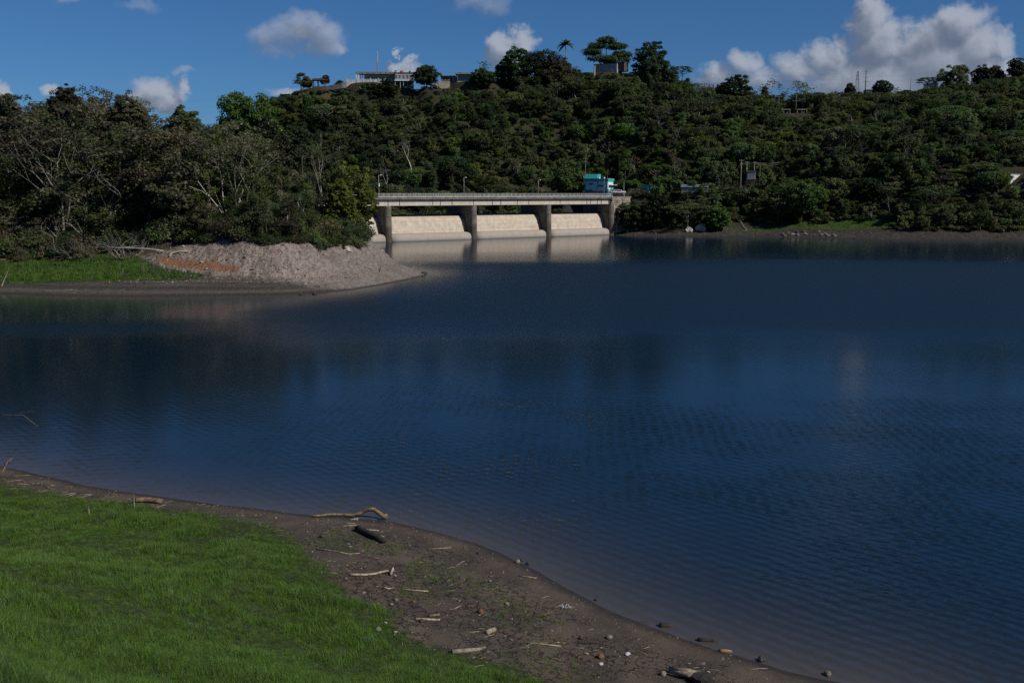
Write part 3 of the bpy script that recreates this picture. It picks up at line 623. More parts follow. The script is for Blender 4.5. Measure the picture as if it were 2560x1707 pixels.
HILL_SIL = [(-500, 330), (400, 330), (600, 318), (680, 252), (700, 236), (740, 226), (780, 220), (860, 212), (960, 222), (1000, 236), (1060, 228), (1120, 218), (1200, 196), (1255, 190), (1300, 175), (1440, 165), (1475, 182), (1560, 180), (1600, 162), (1660, 168), (1700, 190), (1740, 206), (1800, 214), (1850, 216), (1900, 206), (1950, 216), (1985, 210), (2050, 224), (2100, 220), (2150, 226), (2250, 218), (2350, 206), (2420, 194), (2500, 184), (2560, 168), (2900, 150)]
PEN_KINDS = [('scrub', 'olive'), ('scrub', 'mid'), ('scrub', 'dry'), ('tall', 'olive'), ('tall', 'mid'), ('twiggy', 'dry'), ('round', 'mid'), ('twiggy', 'russet'), ('scrub', 'lime'), ('scrub', 'dark'), ('bare', 'dry')]
PEN_P = np.array([.25, .08, .23, .08, .03, .21, .02, .03, .05, .02, .04])
LOOK = dict(tip='yellow-green', olive='olive green', mid='mid green', dry='grey-brown', dark='dark green', lime='yellow-green', russet='russet', mango='fresh green')
SHAPE = dict(scrub='ragged', tall='slender', twiggy='half-bare twiggy', round='round-crowned', umbrella='flat-topped', bare='leafless pale')
def jitter_grid(x0, x1, y0, y1, sp):
    gx, gy = np.meshgrid(np.arange(x0, x1, sp), np.arange(y0, y1, sp)); return np.stack([gx.ravel() + rng.uniform(-.45, .45, gx.size) * sp, gy.ravel() + rng.uniform(-.45, .45, gx.size) * sp], 1)
def peninsula_wood():
    pts = jitter_grid(-170, -28, 206, 345, 5.9); s = sdpoly(pts[:, 0], pts[:, 1], pen_poly); ok = (s > np.where(pts[:, 0] / pts[:, 1] < -.42, 28, np.interp(pts[:, 0], [-75, -69, -64, -38], [33.5, 30, 26.5, 12.5]))) & (np.abs(pts[:, 0] / pts[:, 1]) < .60); pts, s = pts[ok], s[ok]; z = H_pen(pts[:, 0], pts[:, 1])
    lim = top_limit(pts[:, 0], pts[:, 1], PEN_SIL); order = np.argsort(pts[:, 1]); n = 0
    for i in order:
        x, y = pts[i]; room = lim[i] - z[i]; px = 1280 + F * x / y
        if s[i] > 95 and y > 300: continue
        if room < 2.0 or (px > 812 and y < 244): continue
        k = int(rng.choice(len(PEN_KINDS), p=PEN_P / PEN_P.sum())); kind, mt = PEN_KINDS[k]; h = rng.uniform(15, 24) if s[i] > 56 else (rng.uniform(8, 20) if s[i] > 34 else rng.uniform(5, 12))
        if px > 700 : h = max(h, rng.uniform(9, 13))
        if s[i] > 33 and px < 700 and rng.uniform() < .5: h = min(room * rng.uniform(.8, 1), 25)
        h = min(h, room * rng.uniform(.86, 1.02))
        if h < 2.2: continue
        if h > 16 and kind == 'bare': kind = 'scrub'
        if h < 4.5: kind = 'shrub'; mt = mt if mt in ('mid', 'olive', 'lime', 'dark') else 'olive'
        where = 'in the wood on the peninsula left of the dam' if s[i] > 34 else 'along the top of the pale bank on the peninsula'
        nm = TREE_NAME[kind]; lb = ('low %s shrub %s' % (LOOK[mt], where)) if kind == 'shrub' else '%s %s tree %s' % (SHAPE[kind], LOOK[mt] if kind != 'bare' else 'grey', where)
        plant(nm, proto(kind, int(rng.integers(0, 2)), True, mt), (x, y, z[i] - .2), h, rng.uniform(0, 6.28), lb, 'shrub' if kind == 'shrub' else 'tree', lb.split(' ', 1)[1] + ', ' + LOOK[mt], rng.uniform(1.0, 1.4)); n += 1
    # low growth under the trees
    q = jitter_grid(-170, -26, 200, 330, 2.3); s = sdpoly(q[:, 0], q[:, 1], pen_poly); ok = (s > np.where(q[:, 0] / q[:, 1] < -.42, 25.5, np.interp(q[:, 0], [-75, -69, -64, -38], [33, 29, 25.2, 11.5]))) & (s < 75) & (np.abs(q[:, 0] / q[:, 1]) < .6); q, s = q[ok], s[ok]; z = H_pen(q[:, 0], q[:, 1]); lim = top_limit(q[:, 0], q[:, 1], PEN_SIL) - z
    ok = lim > .8; q, z, lim, s = q[ok], z[ok], lim[ok], s[ok]; sc = np.minimum(rng.uniform(.45, 1.7, len(q)), lim / 3.2) * np.clip((s - np.interp(q[:, 0], [-64, -38], [23.5, 9])) / 5, .4, 1); pr = [join_proto(proto('shrub', a, True, m))[0] for a, m in ((0, 'olive'), (1, 'mid'), (0, 'dry'), (1, 'dark'))]
    scatter('undergrowth', np.stack([q[:, 0], q[:, 1], z - .15], 1), np.stack([0 * z, 0 * z, rng.uniform(0, 6.28, len(z))], 1), np.stack([sc, sc, sc * rng.uniform(.8, 1.3, len(z))], 1), rng.integers(0, 4, len(z)), pr, 'tangled low bushes under the trees on the peninsula')
    return n
HILL_KINDS = [('scrub', 'mid'), ('scrub', 'dark'), ('scrub', 'olive'), ('round', 'dark'), ('round', 'mid'), ('tall', 'mid'), ('umbrella', 'mid'), ('twiggy', 'dry'), ('scrub', 'lime'), ('bare', 'dry'), ('scrub', 'dry'), ('round', 'olive')]
HILL_P = np.array([.24, .13, .12, .09, .13, .07, .02, .045, .09, .025, .03, .06])
KEEP_CLEAR = []      # (px0, px1, py_top, Y): nothing between the camera and this may rise above py_top
def hill_wood():
    pts = jitter_grid(-420, 430, 420, 690, 5.2); x, y = pts[:, 0], pts[:, 1]; s = sdpoly(x, y, far_poly); a = x / y; z = H_far(x, y)
    ok = (s > np.where((a > .22) & (a < .39), 25, 17)) & (a > -.36) & (a < .58) & (z > 3.0); yr = R_YM + 25 * np.clip((a - .2) / .3, 0, 1); ok &= y < yr + 24
    ok &= np.array([all((math.hypot(px_ - cx, py_ - cy) > r * .95 or py_ < cy - 5) for cx, cy, cz, r, bl in PADS) for px_, py_ in pts])
    gx0 = 1280 + F * a; ok &= ~((s < 27) & (gx0 > 2085) & (gx0 < 2235)); pts, s, z = pts[ok], s[ok], z[ok]; x, y = pts[:, 0], pts[:, 1]; lim = top_limit(x, y, HILL_SIL) - z
    P_ = HILL_P / HILL_P.sum(); inds, rest = [], []
    for i in range(len(pts)):
        px = 1280 + F * x[i] / y[i]; zone = fbm(np.array([x[i]]), np.array([y[i]]), 60, 2, 91)[0]
        p = P_.copy(); 
        if zone > .10: p[[1, 3]] *= 3.0
        if zone < -.12: p[[2, 8, 11]] *= 2.2
        kind, mt = HILL_KINDS[int(rng.choice(len(HILL_KINDS), p=p / p.sum()))]; h = rng.uniform(5, 11) * (1.45 if rng.uniform() < .22 else 1); room = lim[i]
        for (c0, c1, ct, cY) in KEEP_CLEAR:
            if c0 < px < c1 and y[i] < cY: room = min(room, P(px, ct, y[i]).z - z[i])
        if room < 1.2: continue
        h = min(h, room * rng.uniform(.85, 1.03)); 
        if h < 1.3: continue
        if h < 3.5: kind, mt = 'shrub', (mt if mt in ('mid', 'olive', 'dark', 'lime') else 'olive')
        (inds if kind != 'shrub' else rest).append((h / y[i], x[i], y[i], z[i], h, kind, mt, px))
    inds.sort(reverse=True); n_ind = N_HILL_TREES; rest += inds[n_ind:]
    for (_, X, Y, Z, h, kind, mt, px) in inds[:n_ind]:
        where = 'on the slope behind the dam' if px < 1560 else ('on the far shore right of the dam' if Z < 26 else 'on the hillside right of the dam')
        lb = '%s %s tree %s' % (SHAPE[kind], LOOK[mt] if kind != 'bare' else 'grey', where)
        plant(TREE_NAME[kind], proto(kind, int(rng.integers(0, 2)), False, mt), (X, Y, Z - .3), h, rng.uniform(0, 6.28), lb, 'tree', lb.split(' ', 1)[1] + ', ' + LOOK[mt], rng.uniform(.95, 1.4))
    protos, ids = [], {}
    for r in rest:
        for sd in (0, 1):
            k = (r[5], r[6], sd)
            if k not in ids: me, H = join_proto(proto(r[5], sd, False, r[6])); ids[k] = (len(protos), H); protos.append(me)
    A, B, C_, I = [], [], [], []
    for (_, X, Y, Z, h, kind, mt, px) in rest:
        j, H = ids[(kind, mt, int(rng.integers(0, 2)))]; k = h / H; w = k * rng.uniform(.95, 1.4); A.append((X, Y, Z - .3)); B.append((0, 0, rng.uniform(0, 6.28))); C_.append((w, w, k)); I.append(j)
    # bushes that close the gaps
    q = jitter_grid(-300, 430, 425, 650, 3.4); qx, qy = q[:, 0], q[:, 1]; s = sdpoly(qx, qy, far_poly); qz = H_far(qx, qy); ok = (s > np.where((qx / qy > .12) & (qx / qy < .22), 10, np.where((qx / qy > .22) & (qx / qy < .39), 24, 17))) & (qx / qy > -.36) & (qx / qy < .56) & (qz > 3)
    ok &= np.array([all((math.hypot(px_ - cx, py_ - cy) > r * .95 or py_ < cy - 5) for cx, cy, cz, r, bl in PADS) for px_, py_ in q]); gx = 1280 + F * qx / qy; ok &= ~((s < 27) & (gx > 2085) & (gx < 2235))
    q, qz = q[ok], qz[ok]; lim = top_limit(q[:, 0], q[:, 1], HILL_SIL) - qz
    keys = [('shrub', 'mid', 0), ('shrub', 'olive', 1), ('shrub', 'dark', 0), ('shrub', 'dry', 1)]
    for k in keys:
        if k not in ids: me, H = join_proto(proto(k[0], k[2], False, k[1])); ids[k] = (len(protos), H); protos.append(me)
    for (X, Y), Z, lm in zip(q, qz, lim):
        px = 1280 + F * X / Y; h = min(rng.uniform(1.6, 4.0), max(lm, .7))
        for (c0, c1, ct, cY) in KEEP_CLEAR:
            if c0 < px < c1 and Y < cY: h = min(h, P(px, ct, Y).z - Z)
        if h < .6: continue
        j, H = ids[keys[int(rng.integers(0, 4))]]; k = h / H; w = k * rng.uniform(.9, 1.5); A.append((X, Y, Z - .2)); B.append((0, 0, rng.uniform(0, 6.28))); C_.append((w, w, k)); I.append(j)
    scatter('hill_forest', A, B, C_, I, protos, 'dense mixed green wood covering the hills across the lake'); return len(rest)
N_HILL_TREES = 110

# ------------------------------------------------------------------ grass
def blade_tuft(seed, n, r, h, w, mat, bend=.45):
    g = np.random.default_rng(seed); V, Fc, T = [], [], []
    for i in range(n):
        a = g.uniform(0, 6.28); rr = r * math.sqrt(g.uniform(0, 1)); b = np.array([math.cos(a) * rr, math.sin(a) * rr, -.02]); d = unit(np.array([g.normal(), g.normal(), 0])); sd_ = np.array([-d[1], d[0], 0]); hh = h * g.uniform(.45, 1.15); k0 = len(V); bd = bend * g.uniform(.3, 1.4); tn = g.uniform(0, 1)
        for s in (0, .4, .75): c = b + d * hh * bd * s * s + np.array([0, 0, hh * s * (1 - .25 * bd * s)]); ww = w * (1 - s * .75) * .5; V += [c - sd_ * ww, c + sd_ * ww]
        V.append(b + d * hh * bd + np.array([0, 0, hh * (1 - .25 * bd)])); V.append(V[-1] + sd_ * w * .02); T += [tn] * 8
        Fc += [(k0, k0 + 1, k0 + 3, k0 + 2), (k0 + 2, k0 + 3, k0 + 5, k0 + 4), (k0 + 4, k0 + 5, k0 + 7, k0 + 6)]
    me = np_mesh('tuft', np.array(V), np.array(Fc), mat, smooth=False); set_attr(me, 'tone', np.array(T)); return me
def near_grass():
    n = 150000; a = rng.uniform(-31, 12, n) * math.pi / 180; r = np.sqrt(rng.uniform(5.2 ** 2, 84 ** 2, n)); near = rng.uniform(0, 1, n) < .30; r = np.where(near, rng.uniform(9, 34, n), r); x, y = np.sin(a) * r, np.cos(a) * r
    sg = sdpoly(x, y, grass_poly) + 1.5 * fbm(x, y, 3.4, 3, 61) + .7 * fbm(x, y, .9, 2, 62); s = sdpoly(x, y, near_poly)
    prob = np.clip(.5 + sg / 1.6, 0, 1); prob = np.maximum(prob, .32 * (fbm(x, y, 2.2, 3, 63) > .16) * (sg > -7) * (s > 3.0)); bare = fbm(x, y, 3.2, 3, 66); prob *= np.where((bare > .52) & (sg > 0), .25, 1)
    ok = (rng.uniform(0, 1, n) < prob) & (s > 2.2); x, y, sg = x[ok], y[ok], sg[ok]; z = H_near(x, y); px, py = photo_px(x, y, z); ok = (px > -120) & (px < 1560) & (py < 1850) & (py > 1040); x, y, z, sg = x[ok], y[ok], z[ok], sg[ok]
    lush = fbm(x, y, 3.4, 3, 68); fine = fbm(x, y, 1.3, 2, 69); sc = (.80 + 1.0 * lush + .9 * fine) * np.clip(.42 + sg / 4.0, .30, 1.0) * rng.uniform(.75, 1.3, len(x)); sc = np.clip(sc, .22, 2.2)
    pr = [blade_tuft(900 + i, 30, .20, .27, .014, LEAF['grass'], .35 + .12 * i) for i in range(6)]
    rot = np.stack([rng.normal(0, .10, len(x)), rng.normal(0, .10, len(x)), rng.uniform(0, 6.28, len(x))], 1)
    scatter('grass', np.stack([x, y, z], 1), rot, np.stack([np.clip(sc, .6, 1.5)] * 2 + [sc], 1), rng.integers(0, 6, len(x)), pr, 'lush green grass covering the near bank')
    # taller blades close to the camera, lower left
    n = 5200; a = rng.uniform(-31, -9, n) * math.pi / 180; r = rng.uniform(11, 22, n); x, y = np.sin(a) * r, np.cos(a) * r; z = H_near(x, y); px, py = photo_px(x, y, z); w = rng.uniform(0, 1, n) < np.clip((1050 - px) / 700, .0, 1) * np.clip((py - 1540) / 120, .04, 1); x, y, z = x[w], y[w], z[w]
    pr = [blade_tuft(940 + i, 10, .16, .62, .022, LEAF['reed'], .5) for i in range(4)]; sc = rng.uniform(.5, 1.1, len(x))
    scatter('tall_grass', np.stack([x, y, z], 1), np.stack([rng.normal(0, .12, len(x)), rng.normal(0, .12, len(x)), rng.uniform(0, 6.28, len(x))], 1), np.stack([sc] * 3, 1), rng.integers(0, 4, len(x)), pr, 'taller dark grass stalks at the foot of the view')
def bank_grass(name, poly, Hf, n, h, label, ylo, seedp):
    P_ = np.array(poly); x = rng.uniform(P_[:, 0].min() - 2, P_[:, 0].max() + 2, n); y = rng.uniform(P_[:, 1].min() - 2, P_[:, 1].max() + 2, n); sg = sdpoly(x, y, poly) + 1.6 * fbm(x, y * 2, 5, 3, seedp); ok = rng.uniform(0, 1, n) < np.clip(.5 + sg / 2.5, 0, 1) * np.clip(.72 + fbm(x, y, 4, 2, seedp + 3), .15, 1); x, y, sg = x[ok], y[ok], sg[ok]; z = Hf(x, y); ok = z > .7; x, y, z, sg = x[ok], y[ok], z[ok], sg[ok]
    pr = [blade_tuft(960 + i, 26, .42, h, .05, LEAF['grass'], .5) for i in range(4)]; sc = rng.uniform(.5, 1.3, len(x)) * np.clip(.6 + sg / 6, .5, 1.3); scatter(name, np.stack([x, y, z], 1), np.stack([0 * z, 0 * z, rng.uniform(0, 6.28, len(z))], 1), np.stack([sc] * 3, 1), rng.integers(0, 4, len(z)), pr, label)
near_grass()
bank_grass('grass', pen_grass_poly, H_pen, 9000, .62, 'green grass in the cove of the peninsula', 0, 81)
bank_grass('grass', far_grass_poly, H_far, 5000, .55, 'strip of green grass on the far shore', 0, 84)
# ------------------------------------------------------------------ dam and road bridge
def dp(u, w, z): q = DAM_L + DU * u + DN * w; return Vector((q.x, q.y, z))
def dam_uz(px, py, w=0.0):
    """position along the dam and height of a photo pixel on the upright plane w metres in front of the dam line"""
    d = pix_dir(px, py); o = Vector((0, 0, CAMZ)); n = Vector((DN.x, DN.y, 0)); p0 = dp(0, w, 0); t = (p0 - o).dot(n) / d.dot(n); q = o + d * t
    return (Vector((q.x, q.y)) - DAM_L).dot(DU), q.z
DANG = math.atan2(DU.y, DU.x)
def concrete(name, lo, hi, band=0.0, algae=0.0):
    m = bpy.data.materials.new(name); m.use_nodes = True; t = NT(m.node_tree); b = t.n['Principled BSDF']
    v = t.mapping(t.node('ShaderNodeTexCoord').outputs['Object'], (1, 1, 1), (0, 0, -DANG)); n = t.noise(v, .5, 6, .65); fine = t.noise(v, 3.5, 5, .65)
    col = t.mix(t.step(n, .33, .67), lo, hi); sx = t.node('ShaderNodeSeparateXYZ'); t.put(sx.inputs[0], v)
    if band:
        bv = t.mapping(v, (.012, .05, 1.25)); bn = t.noise(bv, 1.6, 5, .7); col = t.mix(t.math('MULTIPLY', t.step(bn, .42, .66), band), col, (0.235, 0.205, 0.18)); col = t.mix(t.math('MULTIPLY', t.step(t.noise(t.mapping(v, (.02, .05, 2.4)), 1.7, 4, .6), .56, .66), band), col, (0.30, 0.235, 0.17))
        low = t.step(sx.outputs[2], 3.0, 3.35, 1, 0); col = t.mix(t.math('MULTIPLY', low, .72), col, (0.265, 0.25, 0.235)); col = t.mix(t.step(sx.outputs[2], .25, .7, .65, 0), col, (0.16, 0.15, 0.14))
        o1 = t.math('MULTIPLY', t.step(sx.outputs[2], 3.2, 4.0, 1, 0), t.step(sx.outputs[2], 2.9, 3.2)); col = t.mix(t.math('MULTIPLY', t.math('MULTIPLY', o1, t.step(t.noise(v, .28, 3, .6), .42, .6)), .55), col, (0.42, 0.29, 0.13))
        o2 = t.math('MULTIPLY', t.step(sx.outputs[0], -3.4, -5.0), t.step(sx.outputs[0], -9.5, -8.0)); 
    dv = t.mapping(v, (1.3, 1.3, .05)); drip = t.noise(dv, 1.4, 5, .7); col = t.mix(t.math('MULTIPLY', t.step(drip, .52, .72), .55), col, tuple(c * .45 for c in lo)); col = t.mix(t.math('MULTIPLY', t.step(fine, .5, .7), .3), col, tuple(c * .6 for c in lo))
    if algae: col = t.mix(t.math('MULTIPLY', t.step(t.math('MULTIPLY_ADD', n, 2.0, sx.outputs[2]), 9.5, 5.0), algae), col, (0.045, 0.041, 0.036))
    t.put(b.inputs['Base Color'], col); b.inputs['Roughness'].default_value = .9; b.inputs['Specular IOR Level'].default_value = .2
    bn = t.node('ShaderNodeBump'); bn.inputs['Distance'].default_value = .05; t.put(bn.inputs['Height'], fine); t.put(b.inputs['Normal'], bn.outputs[0]); return m
C_WEIR = concrete('weathered_pale_concrete', (0.42, 0.365, 0.30), (0.56, 0.49, 0.405), .28)
C_PIER = concrete('stained_pier_concrete', (0.10, 0.09, 0.078), (0.19, 0.172, 0.146), algae=.7)
C_DECK = concrete('bridge_concrete', (0.12, 0.108, 0.094), (0.23, 0.21, 0.18)); C_BEAM = concrete('girder_concrete', (0.44, 0.395, 0.335), (0.54, 0.485, 0.415))
C_STONE = concrete('mortared_stone', (0.13, 0.12, 0.10), (0.42, 0.38, 0.32)); M_RAIL = surf('galvanised_rail', (0.42, 0.42, 0.41), .55, .25, 2, metallic=.2); M_GATE = surf('dark_grey_gate_rubber', (0.055, 0.062, 0.075), .6, .3, .6)
M_TUBE = surf('dark_tube_brown', (0.05, 0.045, 0.042), .8, .3, 2); M_ASPH = surf('asphalt', (0.05, 0.05, 0.05), .9, .2, 4)
U_PIER = [dam_uz(982, 560, .6)[0], dam_uz(1195, 555, .6)[0], dam_uz(1381, 550, .6)[0], dam_uz(1538, 545, .6)[0]]
PT = 3.0          # pier thickness
SECTION = [(0, -1.2), (.05, 1.0), (-.15, 1.7), (-.5, 2.3), (-1.05, 2.78), (-1.9, 3.05), (-2.8, 3.14), (-3.5, 3.14), (-3.72, 4.2), (-4.02, 5.4), (-4.4, 6.6), (-4.9, 7.8), (-5.35, 8.6), (-5.85, 9.22), (-6.4, 9.6), (-7.1, 9.75), (-9.5, 9.3), (-14, 5.0), (-14, -1.2)]
def build_dam():
    dam = thing('dam', 'pale concrete spillway dam with thick piers across the lake', 'dam', dp(U_PIER[1], -8, 0)); inv = dam.location
    def loc(u, w, z): return dp(u, w, z) - inv
    edges = [U_PIER[0] - 62] + U_PIER
    for i in range(4):
        a = edges[i] + (0 if i else 0) - .02; b_ = edges[i + 1] - PT + .02; mb = MB(); n = 10
        V = [loc(a + (b_ - a) * k / n, w, z) for k in range(n + 1) for w, z in SECTION]; L = len(SECTION)
        mb.add(V, [(k * L + j, k * L + (j + 1) % L, (k + 1) * L + (j + 1) % L, (k + 1) * L + j) for k in range(n) for j in range(L)] + [tuple(range(L)), tuple(range(n * L + L - 1, n * L - 1, -1))]); o = mb.build('spillway_face', C_WEIR, dam)
        for poly in o.data.polygons: poly.use_smooth = abs(poly.normal.z) < .98 and len(poly.vertices) == 4
        g = MB(); g.tube([loc(a, -8.3, 10.0), loc((a + b_) / 2, -8.3, 10.03), loc(b_, -8.3, 10.0)], .42, 10); g.build('rubber_gate', M_GATE, dam, True)
        for u in (a + (b_ - a) * .3, a + (b_ - a) * .72): g = MB(); g.prism([(-1.6, 0), (1.6, 0), (.9, .75), (-.9, .75)], lambda p, q, w, u=u: loc(u + p, w, 10.1 + q * .8), -10.6, -10.0); g.build('gate_housing', M_GATE, dam)
    for i, ur in enumerate(U_PIER):
        def plan(wf, wb, hw): return [(ur - PT / 2 + hw * math.cos(q) * 1.0, wf - hw * .9 + hw * .9 * math.sin(q)) for q in [math.pi * k / 10 for k in range(11)]] + [(ur - PT / 2 - hw, wb), (ur - PT / 2 + hw, wb)]
        def ring(mb, pl, z0, z1):
            n = len(pl); V = [loc(u, w, z0) for u, w in pl] + [loc(u, w, z1) for u, w in pl]; mb.add(V, [tuple(range(n)), tuple(range(2 * n - 1, n - 1, -1))] + [(k, (k + 1) % n, n + (k + 1) % n, n + k) for k in range(n)])
        mb = MB(); ring(mb, plan(.75, -19, PT / 2), -1.5, 10.0); ring(mb, plan(.83, -19.1, PT / 2 + .09), 10.0, 10.35); ring(mb, plan(.62, -18.8, PT / 2 - .12), 10.35, 14.12); mb.build('pier', C_PIER, dam)
    # white staff gauge painted board on the left bay, its figures reduced to dark strokes
    g = MB(); ug = dam_uz(924, 565, -4.3)[0]
    prof = [(-3.52, 3.3), (-3.82, 4.6), (-4.2, 6.0), (-4.76, 7.5), (-5.35, 8.6)]; V = []
    for w, z in prof: V += [loc(ug - 1.0, w + .25, z), loc(ug + 1.0, w + .25, z), loc(ug + 1.0, w + .03, z), loc(ug - 1.0, w + .03, z)]
    g.add(V, [(4 * k + j, 4 * k + (j + 1) % 4, 4 * k + 4 + (j + 1) % 4, 4 * k + 4 + j) for k in range(4) for j in range(4)] + [(0, 1, 2, 3), (16, 19, 18, 17)]); gauge = thing('staff_gauge', 'white water level gauge strip on the leftmost spillway face', 'gauge', inv); g.build('board', surf('white_gauge_paint', (.72, .74, .76), .6, .15, 3), gauge)
    q = MB()
    for k in range(9): f = k / 9; z = 3.6 + 4.6 * f; w = -7.0 - 2.1 * f + .02 * k; q.box(loc(ug + (.35 if k % 2 else -.1), np.interp(z, [p[1] for p in prof], [p[0] for p in prof]) + .28, z), (.9 if k % 2 else .5, .06, .16), DANG)
    q.build('mark', surf('black_gauge_marks', (.03, .03, .03), .7), gauge)
    # right-hand abutment: rough stone wall stepping into the bank
    ab = thing('abutment_wall', 'rough stone abutment wall at the right end of the bridge', 'wall', dp(U_PIER[3], -6, 0)); l2 = lambda u, w, z: dp(u, w, z) - ab.location
    u0, u1 = U_PIER[3] + .02, dam_uz(1574, 520, -2)[0]; r = np.random.default_rng(5); mb = MB(); mb.prism([(u0, -1), (u1 - 2.2, -1), (u1 - .6, 9), (u1 + .4, 17.0), (u0, 17.0)], lambda a, z, w: l2(a, w, z), -2.0, -13); mb.build('core', C_STONE, ab)
    st = []
    for z in np.arange(0.2, 16.7, .85):
        x = u0 + r.uniform(0, .4)
        while x < u1 - 1.8 + z * .10: wd = r.uniform(.7, 1.5); m_ = MB(); m_.box(l2(x + wd / 2, -1.95 + r.uniform(-.04, .09), z + .42), (wd * .94, .5, .80), DANG, taper=.96); m_.build('stone', C_STONE, ab, bevel=.06); x += wd
    mb = MB(); mb.prism([(u0 - .4, 17.0), (u1 + .6, 17.0), (u1 + .6, 17.65), (u0 - .4, 17.65)], lambda a, z, w: l2(a, w, z), -1.7, -13); mb.build('cap_slab', C_DECK, ab)
    # ---- road bridge on the piers
    br = thing('road_bridge', 'long concrete road bridge with metal railing on top of the dam', 'bridge', dp(U_PIER[1], -7, 14.1)); bi = br.location; L3 = lambda u, w, z: dp(u, w, z) - bi; uE = U_PIER[0] - 48; uR = U_PIER[3] + .6
    cuts = [uE] + [p - PT / 2 for p in U_PIER[:3]] + [U_PIER[3] - .6]
    for i in range(4):
        for w in (-3.1, -5.7, -8.3, -10.4):
            mb = MB(); a, b_ = cuts[i] + .03, cuts[i + 1] - .03; mb.prism([(a, 14.15), (b_, 14.15), (b_, 16.7), (a, 16.7)], lambda p, z, q: L3(p, q, z), w, w - .55); mb.build('girder', C_BEAM, br)
    mb = MB(); mb.prism([(uE, 16.7), (uR, 16.7), (uR, 17.3), (uE, 17.3)], lambda p, z, q: L3(p, q, z), -1.95, -11.6); mb.prism([(uE, 17.3), (uR, 17.3), (uR, 17.62), (uE, 17.62)], lambda p, z, q: L3(p, q, z), -1.8, -11.75); mb.build('deck_slab', C_DECK, br)
    mb = MB(); mb.prism([(uE, 17.624), (uR + 4, 17.624), (uR + 4, 17.66), (uE, 17.66)], lambda p, z, q: L3(p, q, z), -2.75, -11.0); mb.build('roadway', M_ASPH, br)
    C_KERB = concrete('kerb_concrete', (0.34, 0.33, 0.31), (0.48, 0.46, 0.43)); mb = MB()
    for w0 in (-1.86, -11.1): mb.prism([(uE, 17.62), (uR, 17.62), (uR, 17.98), (uE, 17.98)], lambda p, z, q: L3(p, q, z), w0, w0 - .6)
    mb.build('kerb', C_KERB, br)
    for w0 in (-2.15, -11.4):
        for z in (18.42, 18.72, 19.02): mb = MB(); mb.span((0, 0, 0), (0, 0, 0)); mb = MB(); mb.prism([(uE, z - .055), (uR, z - .055), (uR, z + .055), (uE, z + .055)], lambda p, zz, q: L3(p, q, zz), w0 + .05, w0 - .05); mb.build('rail', M_RAIL, br)
    pm = MB(); pm.box((0, 0, .53), (.16, .14, 1.1), 0); pme = pm.mesh('post', M_RAIL)
    for w0 in (-2.15, -11.4):
        u = uE + .3
        while u < uR: o = mesh_obj('post', pme, br, L3(u, w0, 17.97)); o.rotation_euler = (0, 0, DANG); u += 2.4
    for px in (970, 999, 1082, 1101, 1130, 1184, 1231, 1252, 1293, 1322, 1400, 1467, 1476, 1493, 1503, 1521):
        u = dam_uz(px, 505, -3.1)[0]; mb = MB(); mb.tube([L3(u, -2.98, 17.2), L3(u, -2.98, 14.3)], .09, 5); mb.build('dark_upright_tube', M_TUBE, br)  # thin dark upright tubes along the front girder
    # dark and white bits that stand at the right end
    return dam
build_dam()
M_GALV = surf('galvanised_pole', (0.38, 0.37, 0.35), .6, .2, 2); M_WHITE = surf('white_paint', (0.74, 0.75, 0.76), .5, .12, 1.5); M_LAMP = surf('lamp_head_metal', (0.62, 0.63, 0.64), .4, .1, 3)
def street_lamp(px, h, label, w=-10.9):
    u = dam_uz(px, 470, w)[0]; o = thing('street_lamp', label, 'lamp', dp(u, w, 17.98), DANG, 'lamp posts along the bridge'); mb = MB(); mb.tube([(0, 0, 0), (0, 0, h * .5), (0, 0, h)], [.11, .09, .07], 7); mb.build('pole', M_GALV, o, True)
    a = MB(); a.tube([(0, 0, h - .15), (.3, 0, h + .1), (.8, 0, h + .18)], .045, 5); a.build('arm', M_GALV, o); l = MB(); l.prism([(.6, .08), (1.25, .0), (1.35, .12), (1.2, .30), (.65, .30)], lambda a_, b_, w_: Vector((a_, w_, h + b_)), -.22, .22); l.build('lamp_head', M_LAMP, o, bevel=.04); return o
lo = street_lamp(947, 8.2, 'street lamp with a white box on its pole, leftmost on the bridge'); mb = MB(); mb.box((0, -.2, 4.4), (.35, .3, 1.3)); mb.build('control_box', M_WHITE, lo, bevel=.03)
street_lamp(1160, 7.6, 'slim grey street lamp on the bridge between the first two piers'); street_lamp(1346, 6.9, 'slim grey street lamp with bright head left of the third pier')
def post(px, py_top, w, label, r=.07, zb=17.98):
    u, zt = dam_uz(px, py_top, w); o = thing('signal_post', label, 'post', dp(u, w, zb)); mb = MB(); mb.tube([(0, 0, 0), (0, 0, zt - zb)], r, 6); mb.build('shaft', M_GALV, o); c = MB(); c.lathe([(r, 0), (r * 1.5, .03), (r * 1.4, .12), (.01, .16)], (0, 0, zt - zb), 7); c.build('cap', M_GALV, o)
post(1510.5, 451, -2.7, 'thin bare post on the bridge in front of the teal building'); post(1560, 457, -6, 'thick short post behind the white pickup', .12)
b = thing('guard_rail', 'bent white guard rail end at the right end of the bridge', 'barrier', dp(dam_uz(1558, 478, -2.4)[0], -2.4, 17.65), DANG); mb = MB(); mb.tube([(-.9, 0, 2.1), (.2, 0, 2.2), (.6, 0, 1.9), (.35, 0, 1.3), (.6, 0, .7), (.7, 0, .1)], .14, 6); mb.build('rail', M_WHITE, b, True)
